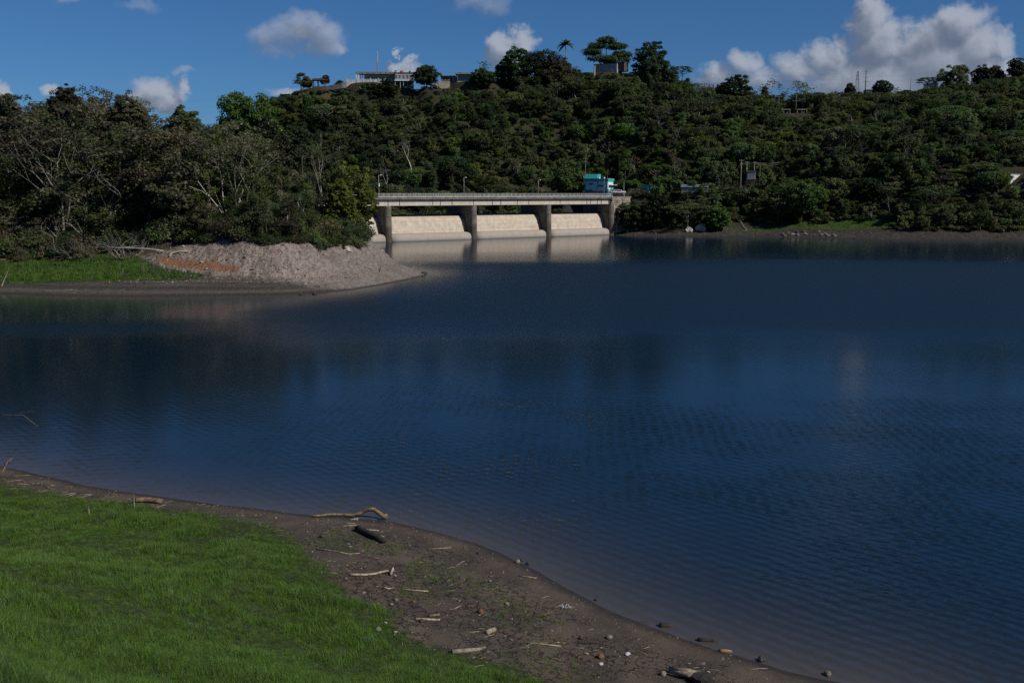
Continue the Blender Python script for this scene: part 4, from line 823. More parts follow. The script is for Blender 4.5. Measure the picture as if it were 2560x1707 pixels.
# ------------------------------------------------------------------ vehicles and buildings
M_TYRE = surf('tyre', (.02, .02, .02), .9); M_GLASS = surf('dark_window_glass', (.02, .025, .03), .12, .1, 1, spec=.6); M_CHROME = surf('rim_metal', (.5, .5, .5), .35, .1, 4, metallic=.8); M_HEAD = surf('lamp_glass', (.7, .7, .68), .2, .05, 2); M_TAIL = surf('red_lamp', (.35, .02, .02), .3, .05, 2)
def vehicle(name, label, cat, loc, rz, color, kind='suv', group=None, rough=.3):
    o = thing(name, label, cat, loc, rz, group); paint = surf(name + '_paint', color, rough, .06, 1.0, spec=.6); W = .93
    fr = lambda a, b_, w: Vector((a, w, b_))
    body = [(-2.5, .45), (-2.5, .95), (-2.35, 1.05), (2.3, 1.02), (2.55, .85), (2.6, .45)]; mb = MB(); mb.prism(body, fr, -W, W); mb.build('body', paint, o, bevel=.07)
    if kind == 'pickup': cab = [(-.75, 1.0), (-.55, 1.72), (-.3, 1.80), (.85, 1.78), (1.55, 1.02)]; win = [(-.55, 1.14), (-.42, 1.64), (.8, 1.64), (1.32, 1.12)]
    elif kind == 'sedan': cab = [(-1.9, 1.0), (-1.1, 1.42), (-.6, 1.48), (.55, 1.46), (1.45, 1.0)]; win = [(-1.55, 1.08), (-1.0, 1.38), (.5, 1.38), (1.2, 1.08)]
    else: cab = [(-2.42, 1.0), (-2.25, 1.62), (-1.9, 1.78), (.6, 1.76), (1.5, 1.02)]; win = [(-2.1, 1.14), (-2.0, 1.60), (.5, 1.62), (1.25, 1.12)]
    mb = MB(); mb.prism(cab, fr, -W + .1, W - .1); mb.build('cabin', paint, o, bevel=.06)
    for sg in (-1, 1): mb = MB(); mb.prism(win, fr, sg * (W - .10), sg * (W - .075)); mb.build('side_window', M_GLASS, o)
    mb = MB(); x0, z0, x1, z1 = cab[-1][0], cab[-1][1], cab[-2][0], cab[-2][1]; mb.add([(x0 - .02, -.7, z0 + .1), (x0 - .02, .7, z0 + .1), (x1 + .04, .62, z1 - .06), (x1 + .04, -.62, z1 - .06), (x0 - .06, -.7, z0 + .08), (x0 - .06, .7, z0 + .08), (x1, .62, z1 - .08), (x1, -.62, z1 - .08)], [(0, 1, 2, 3), (7, 6, 5, 4), (0, 4, 5, 1), (1, 5, 6, 2), (2, 6, 7, 3), (3, 7, 4, 0)]); mb.build('windscreen', M_GLASS, o)
    if kind == 'pickup':
        mb = MB(); mb.span((-2.35, -.72, 1.02), (-.85, .72, 1.07)); mb.build('bed_liner', M_TYRE, o)
        for y in (-.85, .85): mb = MB(); mb.span((-2.48, y - .06, 1.0), (-.76, y + .06, 1.22)); mb.build('bed_side', paint, o, bevel=.03)
        mb = MB(); mb.span((-2.5, -.8, 1.0), (-2.42, .8, 1.22)); mb.build('tailgate', paint, o)
    for x in (-1.55, 1.6):
        for y in (-.9, .9):
            t = MB(); n = 12; t.tube([(x, y - .12, .38), (x, y + .12, .38)], .38, n); w_ = t.build('wheel', M_TYRE, o); r = MB(); r.tube([(x, y - .135, .38), (x, y + .135, .38)], .22, 8); r.build('rim', M_CHROME, w_)
    for y in (-.68, .68):
        h = MB(); h.box((2.53, y, .78), (.12, .34, .16)); h.build('headlight', M_HEAD, o); h = MB(); h.box((-2.49, y, .85), (.06, .2, .24)); h.build('tail_light', M_TAIL, o)
    h = MB(); h.box((2.6, 0, .5), (.12, 1.7, .2)); h.build('bumper', M_CHROME if kind == 'pickup' else paint, o); return o

M_FENCE = surf('dull_white_wall', (.46, .47, .49), .8, .2, .5, streak=((.25, .25, .25), (1, 1, .15), .5)); M_TEAL = surf('teal_trim_paint', (.045, .36, .36), .5, .1, .8); M_TEALW = surf('pale_aqua_wall_paint', (.50, .70, .72), .7, .12, .7, streak=((.35, .5, .5), (1.5, 1.5, .15), .4)); M_TEALD = surf('deep_teal_base_paint', (.02, .20, .22), .6, .15, .8); M_LOUV = surf('grey_vent', (.22, .26, .27), .7)
M_GREYW = surf('blue_grey_wall', (.34, .38, .42), .8, .15, .6, streak=((.2, .22, .24), (1, 1, .12), .4)); M_BEIGE = surf('beige_render', (.40, .34, .26), .85, .2, .6, streak=((.22, .19, .15), (1, 1, .1), .5)); M_ROOFD = surf('dark_roof_edge', (.085, .07, .065), .8, .2, 1); M_DARKW = surf('dark_grey_wall', (.10, .105, .115), .85, .2, .7); M_CONC = surf('grey_concrete', (.30, .285, .26), .9, .3, .7, streak=((.14, .13, .12), (1, 1, .12), .5))
M_WOOD = surf('brown_timber', (.12, .07, .04), .85, .3, 2); M_RED = surf('red_tank_plastic', (.42, .03, .03), .45, .1, 1); M_BLUE = surf('blue_tank_plastic', (.03, .09, .30), .45, .1, 1); M_POLE = surf('weathered_timber_pole', (.16, .14, .12), .9, .3, 1.5); M_WIRE = surf('wire', (.11, .115, .12), .6); M_STEEL = surf('corrugated_sheet', (.36, .37, .38), .55, .15, 1.2, metallic=.3); M_RUST = surf('rusty_sheet', (.16, .085, .05), .8, .3, 1)
def bx(o, name, a, b_, mat, bevel=0.0): m = MB(); m.span(a, b_); return m.build(name, mat, o, bevel=bevel)
def window(o, wall_axis, x, z, w, h, y, out=-1):
    """framed window on a wall facing local -y (wall_axis 'y') or +x ('x')"""
    f = MB(); pn = MB(); t = .07
    def pt(a, d, c): return (a, y + out * d, c) if wall_axis == 'y' else (y + d, a, c)
    for (a0, a1, c0, c1) in ((x - w / 2, x + w / 2, z, z + t), (x - w / 2, x + w / 2, z + h - t, z + h), (x - w / 2, x - w / 2 + t, z + t, z + h - t), (x + w / 2 - t, x + w / 2, z + t, z + h - t), (x - t / 2, x + t / 2, z + t, z + h - t)): f.span(pt(a0, .004, c0), pt(a1, .09, c1))
    fo = f.build('window', M_WHITE, o); pn.span(pt(x - w / 2 + t, .003, z + t), pt(x + w / 2 - t, .04, z + h - t)); pn.build('pane', M_GLASS, fo); return fo

def teal_building():
    p = P(1519, 479, 486); o = thing('pump_house', 'teal and pale aqua utility building beside the right end of the bridge', 'building', p, math.atan2(-.55, .83)); Lx, Ly, H = 12.6, 5.8, 5.9
    bx(o, 'wall', (-Lx, 0, .9), (0, Ly, H - 1.0), M_TEALW); bx(o, 'base', (-Lx - .05, -.05, -2.5), (.05, Ly + .05, .9), M_TEALD)
    bx(o, 'parapet', (-Lx - .25, -.3, H - 1.0), (.35, Ly + .3, H + .25), M_TEAL, .05); bx(o, 'roof', (-Lx + .1, .1, H + .25), (-.1, Ly - .1, H + .32), M_CONC)
    for x in (-.28, -5.4, -Lx + .3): bx(o, 'pilaster', (x - .3, -.09, .9), (x + .28, .02, H - 1.0), M_TEAL)
    bx(o, 'pilaster', (-.02, Ly - .5, .9), (.08, Ly + .06, H - 1.0), M_TEAL)
    m = MB(); m.prism([(-.6, 0), (3.4, 0), (3.4, 2.1), (.9, 2.1)], lambda y, z, x: Vector((x, y, H + .32 + z)), -Lx - .3, -Lx + 7.0); m.build('roof_hood', M_TEAL, o, bevel=.04)
    bx(o, 'canopy', (.02, 1.0, 3.0), (1.5, Ly + 1.4, 3.2), M_WHITE, .03); bx(o, 'door', (.0, 3.4, .1), (.06, 4.7, 2.5), M_LOUV); bx(o, 'door', (.0, 1.2, .1), (.06, 2.3, 2.5), M_WHITE)
    for x0, z0 in ((-3.6, 2.3), (-9.3, 3.2)):
        v = bx(o, 'vent', (x0 - 1.3, -.05, z0), (x0 + 1.3, .02, z0 + .9), M_LOUV)
        for k in range(5): bx(v, 'louvre', (x0 - 1.2, -.12, z0 + .1 + k * .16), (x0 + 1.2, -.05, z0 + .16 + k * .16), M_TEALD)
    q = MB(); q.lathe([(.05, 0), (.05, 3.1)], (-1.2, 2.0, H + .3), 5); q.build('antenna_mast', M_GALV, o); q = MB(); q.tube([(-1.2, 2, H + 2.4), (-.3, 2, H + 2.7), (-.1, 2, H + 2.4)], .06, 4); q.build('antenna_arm', M_GALV, o)
    for x in (-5.2, -2.4): bx(o, 'roof_fan', (x - .4, .3, H + .3), (x + .4, 1.1, H + .95), M_WHITE, .06)
    f = thing('low_fence', 'low white railing in front of the teal building', 'fence', p + Vector((-7.5, -5.5, 0)), math.atan2(-.35, .9))
    for k in range(13): bx(f, 'post', (k * .8, -.05, 0), (k * .8 + .14, .05, 1.1), M_CONC)
    bx(f, 'rail', (0, -.08, .85), (9.9, -.051, 1.0), M_CONC)
teal_building()
_v = P(1551, 484.5, 478); vehicle('pickup_truck', 'white pickup truck with open bed parked at the bridge end', 'truck', _v, math.radians(168), (.78, .79, .82), 'pickup')
_v = P(1537, 483.5, 484); vehicle('parked_car', 'silver grey car partly hidden left of the white pickup', 'car', _v, math.radians(205), (.40, .42, .46), 'suv')
def small_block(name, label, cat, px, py, Y, rz, dims, wall, roof, extra=None):
    o = thing(name, label, cat, P(px, py, Y), rz); w, d, h = dims; bx(o, 'wall', (-w / 2, -d / 2, -.6), (w / 2, d / 2, h), wall); bx(o, 'roof', (-w / 2 - .25, -d / 2 - .25, h), (w / 2 + .25, d / 2 + .25, h + .22), roof, .03)
    bx(o, 'door', (-w * .28, -d / 2 - .04, 0), (-w * .28 + .95, -d / 2, 2.0), M_LOUV); window(o, 'y', w * .2, h * .38, min(1.4, w * .3), h * .33, -d / 2); return o
small_block('utility_shed', 'small teal kiosk half hidden in bushes right of the pickup', 'shed', 1617, 482, 482, -.5, (3.4, 3, 3.6), M_TEAL, M_CONC)
small_block('utility_shed', 'small grey hut behind dry twigs right of the teal kiosk', 'shed', 1651, 481, 482, -.4, (3.0, 2.6, 2.6), M_CONC, M_CONC)
o = thing('chain_fence', 'short grey fence behind the pickup at the forest edge', 'fence', P(1572, 481, 490), -.1)
for k in range(7): bx(o, 'post', (k * .62, -.04, -.5), (k * .62 + .09, .04, 1.7), M_GALV)
for z in (.3, .9, 1.5): bx(o, 'rail', (0, -.06, z), (3.8, -.041, z + .06), M_GALV)
o = thing('metal_roof_shed', 'long blue-grey metal roof showing between the trees', 'shed', P(1738, 478, 474), -.35)
m = MB(); m.prism([(-2.2, 1.9), (0, 3.1), (2.2, 1.9), (2.2, 1.75), (0, 2.95), (-2.2, 1.75)], lambda y, z, x: Vector((x, y, z)), -6.6, 6.6); m.build('roof', surf('blue_grey_sheet', (.13, .155, .19), .5, .2, .8), o); bx(o, 'wall', (-6.2, -1.9, -.6), (6.2, 1.9, 1.74), M_CONC)
for x in (-4, 0, 4): window(o, 'y', x, .5, 1.4, .9, -1.9)
# white house at the right edge among trees
o = small_block('small_house', 'small white house among the dark trees at the right edge', 'house', 2528, 462, 452, .35, (6.6, 5.0, 4.6), M_WHITE, M_CONC); m = MB(); m.prism([(-.4, 0), (3.2, 3.4), (3.2, 3.15), (-.1, 0)], lambda y, z, x: Vector((x, y - 5.4, z)), .6, 2.0); m.build('stair', M_DARKW, o); bx(o, 'terrace', (-4.5, -4.4, -1.6), (5.6, -2.6, -.5), M_CONC)

# ---- houses along the hilltop
def px_frame(px, py, Y): p = P(px, py, Y); return p, Y / F * 1.01
def hill_house_left():
    p, k = px_frame(940, 205, 597); o = thing('hilltop_house', 'long single-storey white house with flat roof and porch on the hilltop', 'house', p); x0, x1 = -47 * k, 52 * k
    bx(o, 'wall', (-28 * k, 0, -2), (x1 - 2 * k, 8, 20 * k), M_BEIGE); bx(o, 'roof', (x0 - 2 * k, -1.6, 20 * k), (x1, 9, 22 * k), M_ROOFD); bx(o, 'fascia', (x0 - 1.5 * k, -1.66, 18.2 * k), (x1 - .3 * k, -1.61, 20.6 * k), M_CONC)
    for x in (-46, -41, -36, -31): bx(o, 'column', (x * k - .22, -1.4, -2), (x * k + .22, -1.0, 18.2 * k), M_WHITE if x < -40 else M_DARKW)
    for x in (-20, -6, 8, 24, 40): window(o, 'y', x * k, 6 * k, 2.1, 1.5, 0)
    f = thing('garden_wall', 'white panelled garden wall stepping along the hilltop lawn', 'wall', P(866, 211.5, 588), math.radians(2)); w = k
    for i, (a, b_, h) in enumerate(((0, 1.2, 14.5), (24, 25.4, 14.5), (38, 39.4, 15), (56, 57.4, 15), (75, 76.4, 15), (92, 93.4, 15))): bx(f, 'pier', (a * w, -.2, -2), (b_ * w + .15, .35, h * w), M_FENCE, .03)
    for (a, b_, h) in ((1.6, 24, 11.2), (25.8, 38, 12), (39.8, 56, 11.5), (57.8, 75, 11.5), (76.8, 92, 11.5)): bx(f, 'panel', (a * w + .1, 0, -2), (b_ * w - .02, .18, h * w), M_FENCE)
    for i in range(4): bx(f, 'low_panel', (-11 * w + i * 2.7 * w, .02, -2), (-8.7 * w + i * 2.7 * w, .16, (4 + i) * w), M_CONC)
hill_house_left()
def hill_house_two_storey():
    p, k = px_frame(1003, 222.5, 592); o = thing('two_storey_house', 'two-storey grey house with open carport and red roof tank on hilltop', 'house', p); x0, x1 = -14.5 * k, 28 * k
    bx(o, 'upper_wall', (x0, 0, 20.5 * k), (x1, 9, 37 * k), M_GREYW); bx(o, 'floor_slab', (x0 - .3, -.35, 18.6 * k), (x1 + .3, 9, 20.5 * k), M_WHITE); bx(o, 'roof', (x0 - .3, -.3, 37 * k), (x1 + .3, 9.2, 38.4 * k), M_ROOFD)
    bx(o, 'carport_back', (x0, 5.6, -1), (x1, 6, 18.6 * k), M_DARKW); bx(o, 'ground_slab', (x0 - 13 * k, -.8, -2.5), (x1, 6, 0), M_WHITE)
    for x in (-14, -2, 5.5, 16, 27): bx(o, 'column', (x * k - .16, .1, 0), (x * k + .16, .45, 18.6 * k), M_GREYW)
    for x in (-11.5, -3, 6.5, 15.5, 23): window(o, 'y', x * k, 24.5 * k, 1.25, 2.1, 0)
    bx(o, 'annex', (x0 - 14.5 * k, 1.0, -2.5), (x0 - .05, 8, 21.5 * k), M_DARKW); bx(o, 'annex_wall', (x0 - 12 * k, 2.6, 21.5 * k), (x0 - .1, 8, 33 * k), M_CONC); bx(o, 'annex_roof', (x0 - 14 * k, 1.6, 33 * k), (x0 - .35, 8.2, 34 * k), M_ROOFD)
    m = MB(); m.lathe([(4 * k, 0), (4.2 * k, .3 * k), (4.2 * k, 4.3 * k), (3 * k, 5 * k), (.2, 5.2 * k)], (0, 0, 0), 14); t = thing('water_tank', 'red plastic water tank on the two-storey roof', 'tank', p + Vector((0.8 * k, 3, 38.4 * k))); m.build('tank_body', M_RED, t, True); c = MB(); c.lathe([(.5, 5.15 * k), (.5, 5.7 * k), (.05, 5.8 * k)], (0, 0, 0), 10); c.build('lid', M_RED, t)
    m = MB(); m.lathe([(3 * k, 0), (3.1 * k, .3 * k), (3.1 * k, 3.9 * k), (2 * k, 4.5 * k), (.2, 4.7 * k)], (0, 0, 0), 14); t = thing('water_tank', 'blue plastic water tank on the roof beside the treetop', 'tank', p + Vector((31 * k - 2.6, 3, 38.4 * k))); m.build('tank_body', M_BLUE, t, True); c = MB(); c.lathe([(.5, 4.65 * k), (.5, 5.2 * k), (.05, 5.3 * k)], (0, 0, 0), 10); c.build('lid', M_BLUE, t)
    t = thing('roof_hut', 'small white and dark red box on the flat roof left of the red tank', 'hut', p + Vector((-12 * k, 3, 38.4 * k))); bx(t, 'wall', (-4 * k, 0, 0), (4 * k, 2, 4.2 * k), M_WHITE); bx(t, 'roof', (-5 * k, -.1, 4.2 * k), (1 * k, 2.1, 6 * k), surf('dark_red_paint', (.16, .02, .03), .6)); bx(t, 'door', (-1.0, -.04, 0), (-.2, -.001, 4 * k), M_LOUV)
    bx(thing('white_cabinet', 'white chest freezer standing in the open carport', 'cabinet', p + Vector((10 * k, 1.2, 0))), 'cabinet_body', (-2.3 * k, 0, 0), (2.3 * k, 1, 5.5 * k), M_WHITE, .05)
hill_house_two_storey()
def hill_house_right():
    p, k = px_frame(1190, 208, 600); o = thing('hilltop_house', 'wide grey house with flat overhanging roof half hidden by bushy tree', 'house', p); bx(o, 'wall', (-46 * k, 0, -2), (44 * k, 8, 21 * k), M_GREYW); bx(o, 'roof', (-50 * k, -2.2, 21 * k), (63 * k, 9, 22.8 * k), M_ROOFD); bx(o, 'fascia', (-49.6 * k, -2.25, 20 * k), (62.6 * k, -2.205, 21.8 * k), M_CONC)
    for x in (-44, 47, 53, 59): bx(o, 'column', (x * k - .2, -1.9, -2), (x * k + .2, -1.5, 21 * k), M_DARKW)
    for x in (-36, -24, 30): window(o, 'y', x * k, 8 * k, 1.7, 1.6, 0)
    bx(o, 'roof_vent', (-44 * k, 2, 22.8 * k), (-35.5 * k, 4, 25.5 * k), M_ROOFD); bx(o, 'low_wing', (-85 * k, 2, -2), (-46.1 * k, 8, 16.5 * k), M_CONC); bx(o, 'low_wing_roof', (-87 * k, 1, 16.5 * k), (-50.2 * k, 8.2, 18 * k), M_ROOFD)
    for x in (-80, -73, -63): bx(o, 'door', (x * k, 1.96, 3.2 * k), (x * k + 5.5 * k, 1.999, 14 * k), M_ROOFD)
    w = thing('retaining_wall', 'low beige retaining wall above the parked cars', 'wall', P(1106, 218.5, 590)); m = MB(); m.prism([(-22 * k, -3 * k), (18 * k, -3 * k), (18 * k, 13.5 * k), (0, 13.5 * k), (-22 * k, 7 * k)], lambda a, z, y: Vector((a, y, z)), 0, .5); m.build('wall', M_BEIGE, w); bx(w, 'coping', (0, -.06, 13.5 * k), (18 * k, .56, 14.3 * k), M_CONC)
hill_house_right()
vehicle('parked_car', 'black car parked below the beige wall on the hilltop', 'car', P(1086, 221, 583), math.radians(14), (.012, .014, .018), 'suv', rough=.2)
vehicle('parked_car', 'dark car with pale bonnet parked left of the black one', 'car', P(1063, 222.5, 584), math.radians(12), (.10, .11, .13), 'sedan', rough=.2)
def gazebo():
    p, k = px_frame(799, 222, 592); o = thing('gazebo', 'dark-roofed timber gazebo at the left end of the hilltop', 'gazebo', p)
    for x in (-16, -4, 12): bx(o, 'post', (x * k - .2, -1.3, -2), (x * k + .2, -.9, 19 * k), M_WOOD); bx(o, 'post', (x * k - .2, 2.4, -2), (x * k + .2, 2.8, 19 * k), M_WOOD)
    m = MB(); m.prism([(-18 * k, 19 * k), (16 * k, 19 * k), (11 * k, 23 * k), (-13 * k, 23 * k)], lambda a, z, y: Vector((a, y, z)), -2.2, 3.6); m.build('roof', M_ROOFD, o); bx(o, 'low_wall', (-17 * k, -1.2, -2), (14 * k, -1.0, 5 * k), M_WOOD)
    w = thing('retaining_wall', 'sloping grey retaining wall below the gazebo', 'wall', P(835, 221, 588)); m = MB(); m.prism([(-42 * k, -7 * k), (24 * k, 0), (24 * k, 13 * k), (16 * k, 11 * k), (-42 * k, -1 * k)], lambda a, z, y: Vector((a, y, z)), 0, .4); m.build('wall', M_DARKW, w); m = MB(); m.prism([(-42 * k, -1 * k), (16 * k, 11 * k), (16 * k, 11.8 * k), (-42 * k, -.2 * k)], lambda a, z, y: Vector((a, y, z)), -.05, .45); m.build('coping', M_WOOD, w)
gazebo()
def wall_house():
    p, k = px_frame(1514, 180, 600); o = thing('hilltop_house', 'pale boxy house under the umbrella-shaped tree on the summit', 'house', p, -.55); bx(o, 'wall', (-32 * k, 0, -3), (30 * k, 7, 18 * k), surf('mauve_grey_render', (.36, .34, .37), .85, .15, .5, streak=((.24, .22, .22), (1, 1, .12), .5))); bx(o, 'roof', (-32.5 * k, -.25, 18 * k), (30.5 * k, 7.2, 19.3 * k), M_RUST); bx(o, 'plinth', (-32.3 * k, -.12, -3), (18 * k, -.001, 3.5 * k), M_BEIGE)
    bx(o, 'side_wing', (30.2 * k, 1.5, 0), (46 * k, 7, 20 * k), M_ROOFD); bx(o, 'side_wing_roof', (29 * k, 1, 20 * k), (47 * k, 7.3, 21.4 * k), M_ROOFD)
    for x in (-20, -4, 12): window(o, 'y', x * k, 8 * k, 1.2, 1.3, 0)
    m = MB(); m.lathe([(.16, 19.3 * k), (.14, 33 * k)], (28 * k, 1, 0), 6); m.build('vent_pipe', M_ROOFD, o)
    t = thing('gate_pillar', 'pale concrete pillar at the left corner of the summit house', 'pillar', P(1487, 184, 590)); bx(t, 'shaft', (-1.8 * k, 0, -3), (1.8 * k, .8, 17 * k), M_BEIGE); bx(t, 'cap', (-2.4 * k, -.15, 17 * k), (2.4 * k, .95, 18.5 * k), M_CONC)
wall_house()
o = thing('roofless_building', 'derelict grey structure with flat slabs among trees right hillside', 'building', P(1980, 287, 580)); k = 580 / F
for a, b_ in ((-38, -6), (10, 35)): bx(o, 'slab', (a * k, -2, 11 * k), (b_ * k, 4, 12.6 * k), M_CONC); bx(o, 'wall', (a * k + .4, 2, -2), (b_ * k - .4, 2.4, 11 * k), M_DARKW)
for x in (-37, -22, -7, 11, 22, 34): bx(o, 'column', (x * k - .15, -1.7, -2), (x * k + .15, -1.4, 11 * k), M_CONC)
o = small_block('small_house', 'little white house with flat roof on the right skyline', 'house', 2326, 226, 618, .1, (6.5, 5, 3.6), M_WHITE, M_CONC); o = small_block('small_house', 'dark low house roof on the skyline left of the round tree', 'house', 2180, 240, 622, -.1, (9, 6, 3.2), M_DARKW, surf('slate_roof', (.12, .14, .18), .6))
o = small_block('small_house', 'pale flat roof peeping over the trees near the right corner', 'house', 2460, 214, 618, .0, (10, 5, 3.0), M_BEIGE, M_CONC)

# ------------------------------------------------------------------ poles and wires
def pole(name, label, px, py0, py1, Y, r=.16, arms=(), cans=0, mat=None, group=None):
    p = P(px, py0, Y); k = MPP(Y); h = (py0 - py1) * k; o = thing(name, label, 'pole', p, 0, group); m = MB(); m.tube([(0, 0, -1.5), (0, 0, h * .5), (0, 0, h)], [r * 1.2, r, r * .75], 7); m.build('shaft', mat or M_POLE, o, True)
    for z, w in arms:
        a = bx(o, 'crossarm', (-w / 2, -.08 - r, h - z), (w / 2, .04 - r, h - z + .16), M_POLE)
        for x in (-w / 2 + .1, -w * .18, w * .18, w / 2 - .1): i = MB(); i.lathe([(.05, 0), (.09, .06), (.07, .2), (.02, .26)], (x, -.02 - r, h - z + .16), 6); i.build('insulator', M_GREYW, a)
    for x in ([-.75, .75][:cans] if cans else []): c = MB(); c.lathe([(.38, 0), (.42, .1), (.42, 1.5), (.3, 1.62), (.05, 1.66)], (x, -.1, h * .36), 10); c.build('transformer', M_LAMP, o, True); bx(o, 'bracket', (min(0, x), -.05, h * .36 + .7), (max(0, x), .05, h * .36 + .85), M_GALV)
    return p + Vector((0, 0, h))
pole('utility_pole', 'utility pole with two white transformers left of the teal building', 1463, 482, 397, 496, .17, ((.7, 2.2), (2.0, 1.6)), 2); T1 = pole('utility_pole', 'tall concrete pole with lamp, leftmost of the poles on the far shore', 1851, 484, 402, 470, .17, ((.5, 2.2), (2.2, 1.2)), mat=M_CONC); T2 = pole('utility_pole', 'pole carrying the left side of the grey sheet-metal box', 1865, 486, 407, 472, .15, ((.5, 1.8),), mat=M_CONC); T3 = pole('utility_pole', 'short pole behind the grey sheet-metal box', 1885, 450, 406, 474, .12, ((.5, 1.8),), mat=M_CONC); pole('utility_pole', 'slim pole right of the grey sheet-metal box', 1899, 458, 416, 470, .08, mat=M_CONC)
T4 = pole('utility_pole', 'pole on the hillside where the sagging wires end', 2042, 396, 351, 520, .15, ((.3, 2.0), (1.6, 2.0)))
o = thing('transformer_cabin', 'grey corrugated metal box raised on poles in the trees', 'cabin', P(1878, 447, 471), -.25); k = MPP(471)
bx(o, 'platform', (-11 * k, -1.3, -.2), (13 * k, 1.6, 0), M_CONC); bx(o, 'roof', (-10.5 * k, -1.3, 18 * k), (12 * k, 1.6, 18.8 * k), M_CONC); bx(o, 'box', (-9 * k, -.9, 0), (10 * k, 1.4, 18 * k), M_STEEL)
for i in range(11): bx(o, 'rib', (-9 * k + i * 1.73 * k, -.98, .1), (-9 * k + i * 1.73 * k + .12, -.901, 18 * k - .1), M_STEEL)
A1 = pole('utility_pole', 'thick grey pole rising above the long white hilltop house', 944.5, 205, 134, 603, .34, (), mat=M_CONC); A2 = pole('antenna_mast', 'thin antenna mast with crosspiece behind the two-storey house', 1027.5, 200, 148, 603, .13, ((.4, 2.2),), mat=M_GALV); B1 = pole('utility_pole', 'tall dark pole on the right skyline before the big cloud', 2162, 250, 175, 620, .30, ((2.2, 2.2), (5.5, 4.0), (8, 3.4)))
pole('utility_pole', 'dark pole among the trees above the derelict structure', 1989, 290, 238, 584, .2, ((.6, 3.5), (4, 4)), mat=M_POLE); pole('utility_pole', 'left-hand dark pole above the derelict structure', 1946, 290, 240, 584, .2, ((1.2, 3.6),), mat=M_POLE); B2 = pole('utility_pole', 'thin far pole right of the round skyline tree', 2276, 225, 196, 625, .12)
def lattice_tower():
    p = P(2142, 236, 624); k = 624 / F; h = 54 * k; o = thing('lattice_tower', 'slender steel lattice tower wrapped in vines on the right skyline', 'tower', p); 
    for sx in (-1, 1):
        for sy in (-1, 1): m = MB(); m.tube([(sx * 5 * k, sy * 1.2, -2), (sx * 1.3 * k, sy * .4, h)], .11, 4); m.build('leg', M_POLE, o)
    for i in range(7):
        z0, z1 = h * i / 7, h * (i + 1) / 7; w0, w1 = (5 - 3.7 * i / 7) * k, (5 - 3.7 * (i + 1) / 7) * k; m = MB(); m.tube([(-w0, -1.2 + .8 * i / 7, z0), (w1, -1.2 + .8 * (i + 1) / 7, z1)], .07, 4); m.tube([(w0, -1.2 + .8 * i / 7, z0), (-w1, -1.2 + .8 * (i + 1) / 7, z1)], .07, 4); m.build('brace', M_POLE, o)
    for z in (.62, .8): bx(o, 'crossarm', (-5 * k, -.2, h * z), (5 * k, .1, h * z + .2), M_POLE)
    return p + Vector((0, 0, h))
B0 = lattice_tower()
def wire(a, b_, sag, label, r=.035, n=14):
    a, b_ = Vector(a), Vector(b_); o = thing('power_line', label, 'wire', a); m = MB(); m.tube([(a.lerp(b_, i / n) + Vector((0, 0, -sag * 4 * (i / n) * (1 - i / n)))) - a for i in range(n + 1)], r, 4); m.build('cable', M_WIRE, o)
W_R = .022
for i, (dz, pe) in enumerate(((-3.5, (300, 252)), (-7, (300, 268)), (-11, (300, 284)))): wire(A1 + Vector((0, 0, dz)), P(pe[0], pe[1], 560), 9, 'thin power line falling left from the hilltop pole, %s of three' % ('topmost', 'middle', 'lowest')[i], W_R)
for i, (dz, pe) in enumerate(((-3.5, (1262, 168)), (-7, (1262, 180)), (-10, (1262, 190)))): wire(A1 + Vector((0, 0, dz)), P(pe[0], pe[1], 606), 2.5, 'thin power line from the hilltop pole right to the dark trees, %s of three' % ('topmost', 'middle', 'lowest')[i], W_R)
for i, (dz, l, r_) in enumerate(((-2, (1690, 176), (2600, 118)), (-5.4, (1690, 186), (2600, 132)), (-8, (1690, 200), (2600, 150)))):
    wire(P(l[0], l[1], 640), B1 + Vector((0, 0, dz)), 3, 'faint power line left of the tall skyline pole, %s of three' % ('topmost', 'middle', 'lowest')[i], W_R); wire(B1 + Vector((0, 0, dz)), P(r_[0], r_[1], 640), 3, 'faint power line right of the tall skyline pole, %s of three' % ('topmost', 'middle', 'lowest')[i], W_R)
for i, (dx, dz) in enumerate(((-.8, -.2), (0, -.2), (.8, -.2), (-.7, -1.5), (.7, -1.5))): wire(T3 + Vector((dx, 0, -.2 + (dz + .2) * .5)), T4 + Vector((dx, 0, dz)), 4.5, 'sagging pale wire up the hillside, number %s from the top' % ('one', 'two', 'three', 'four', 'five')[i], .05)
for i, dx in enumerate((-.8, .8)): wire(T1 + Vector((dx, 0, -.3)), T2 + Vector((dx * .8, 0, -.3)), .3, 'short wire between the two left poles, %s one' % ('left', 'right')[i], .03)
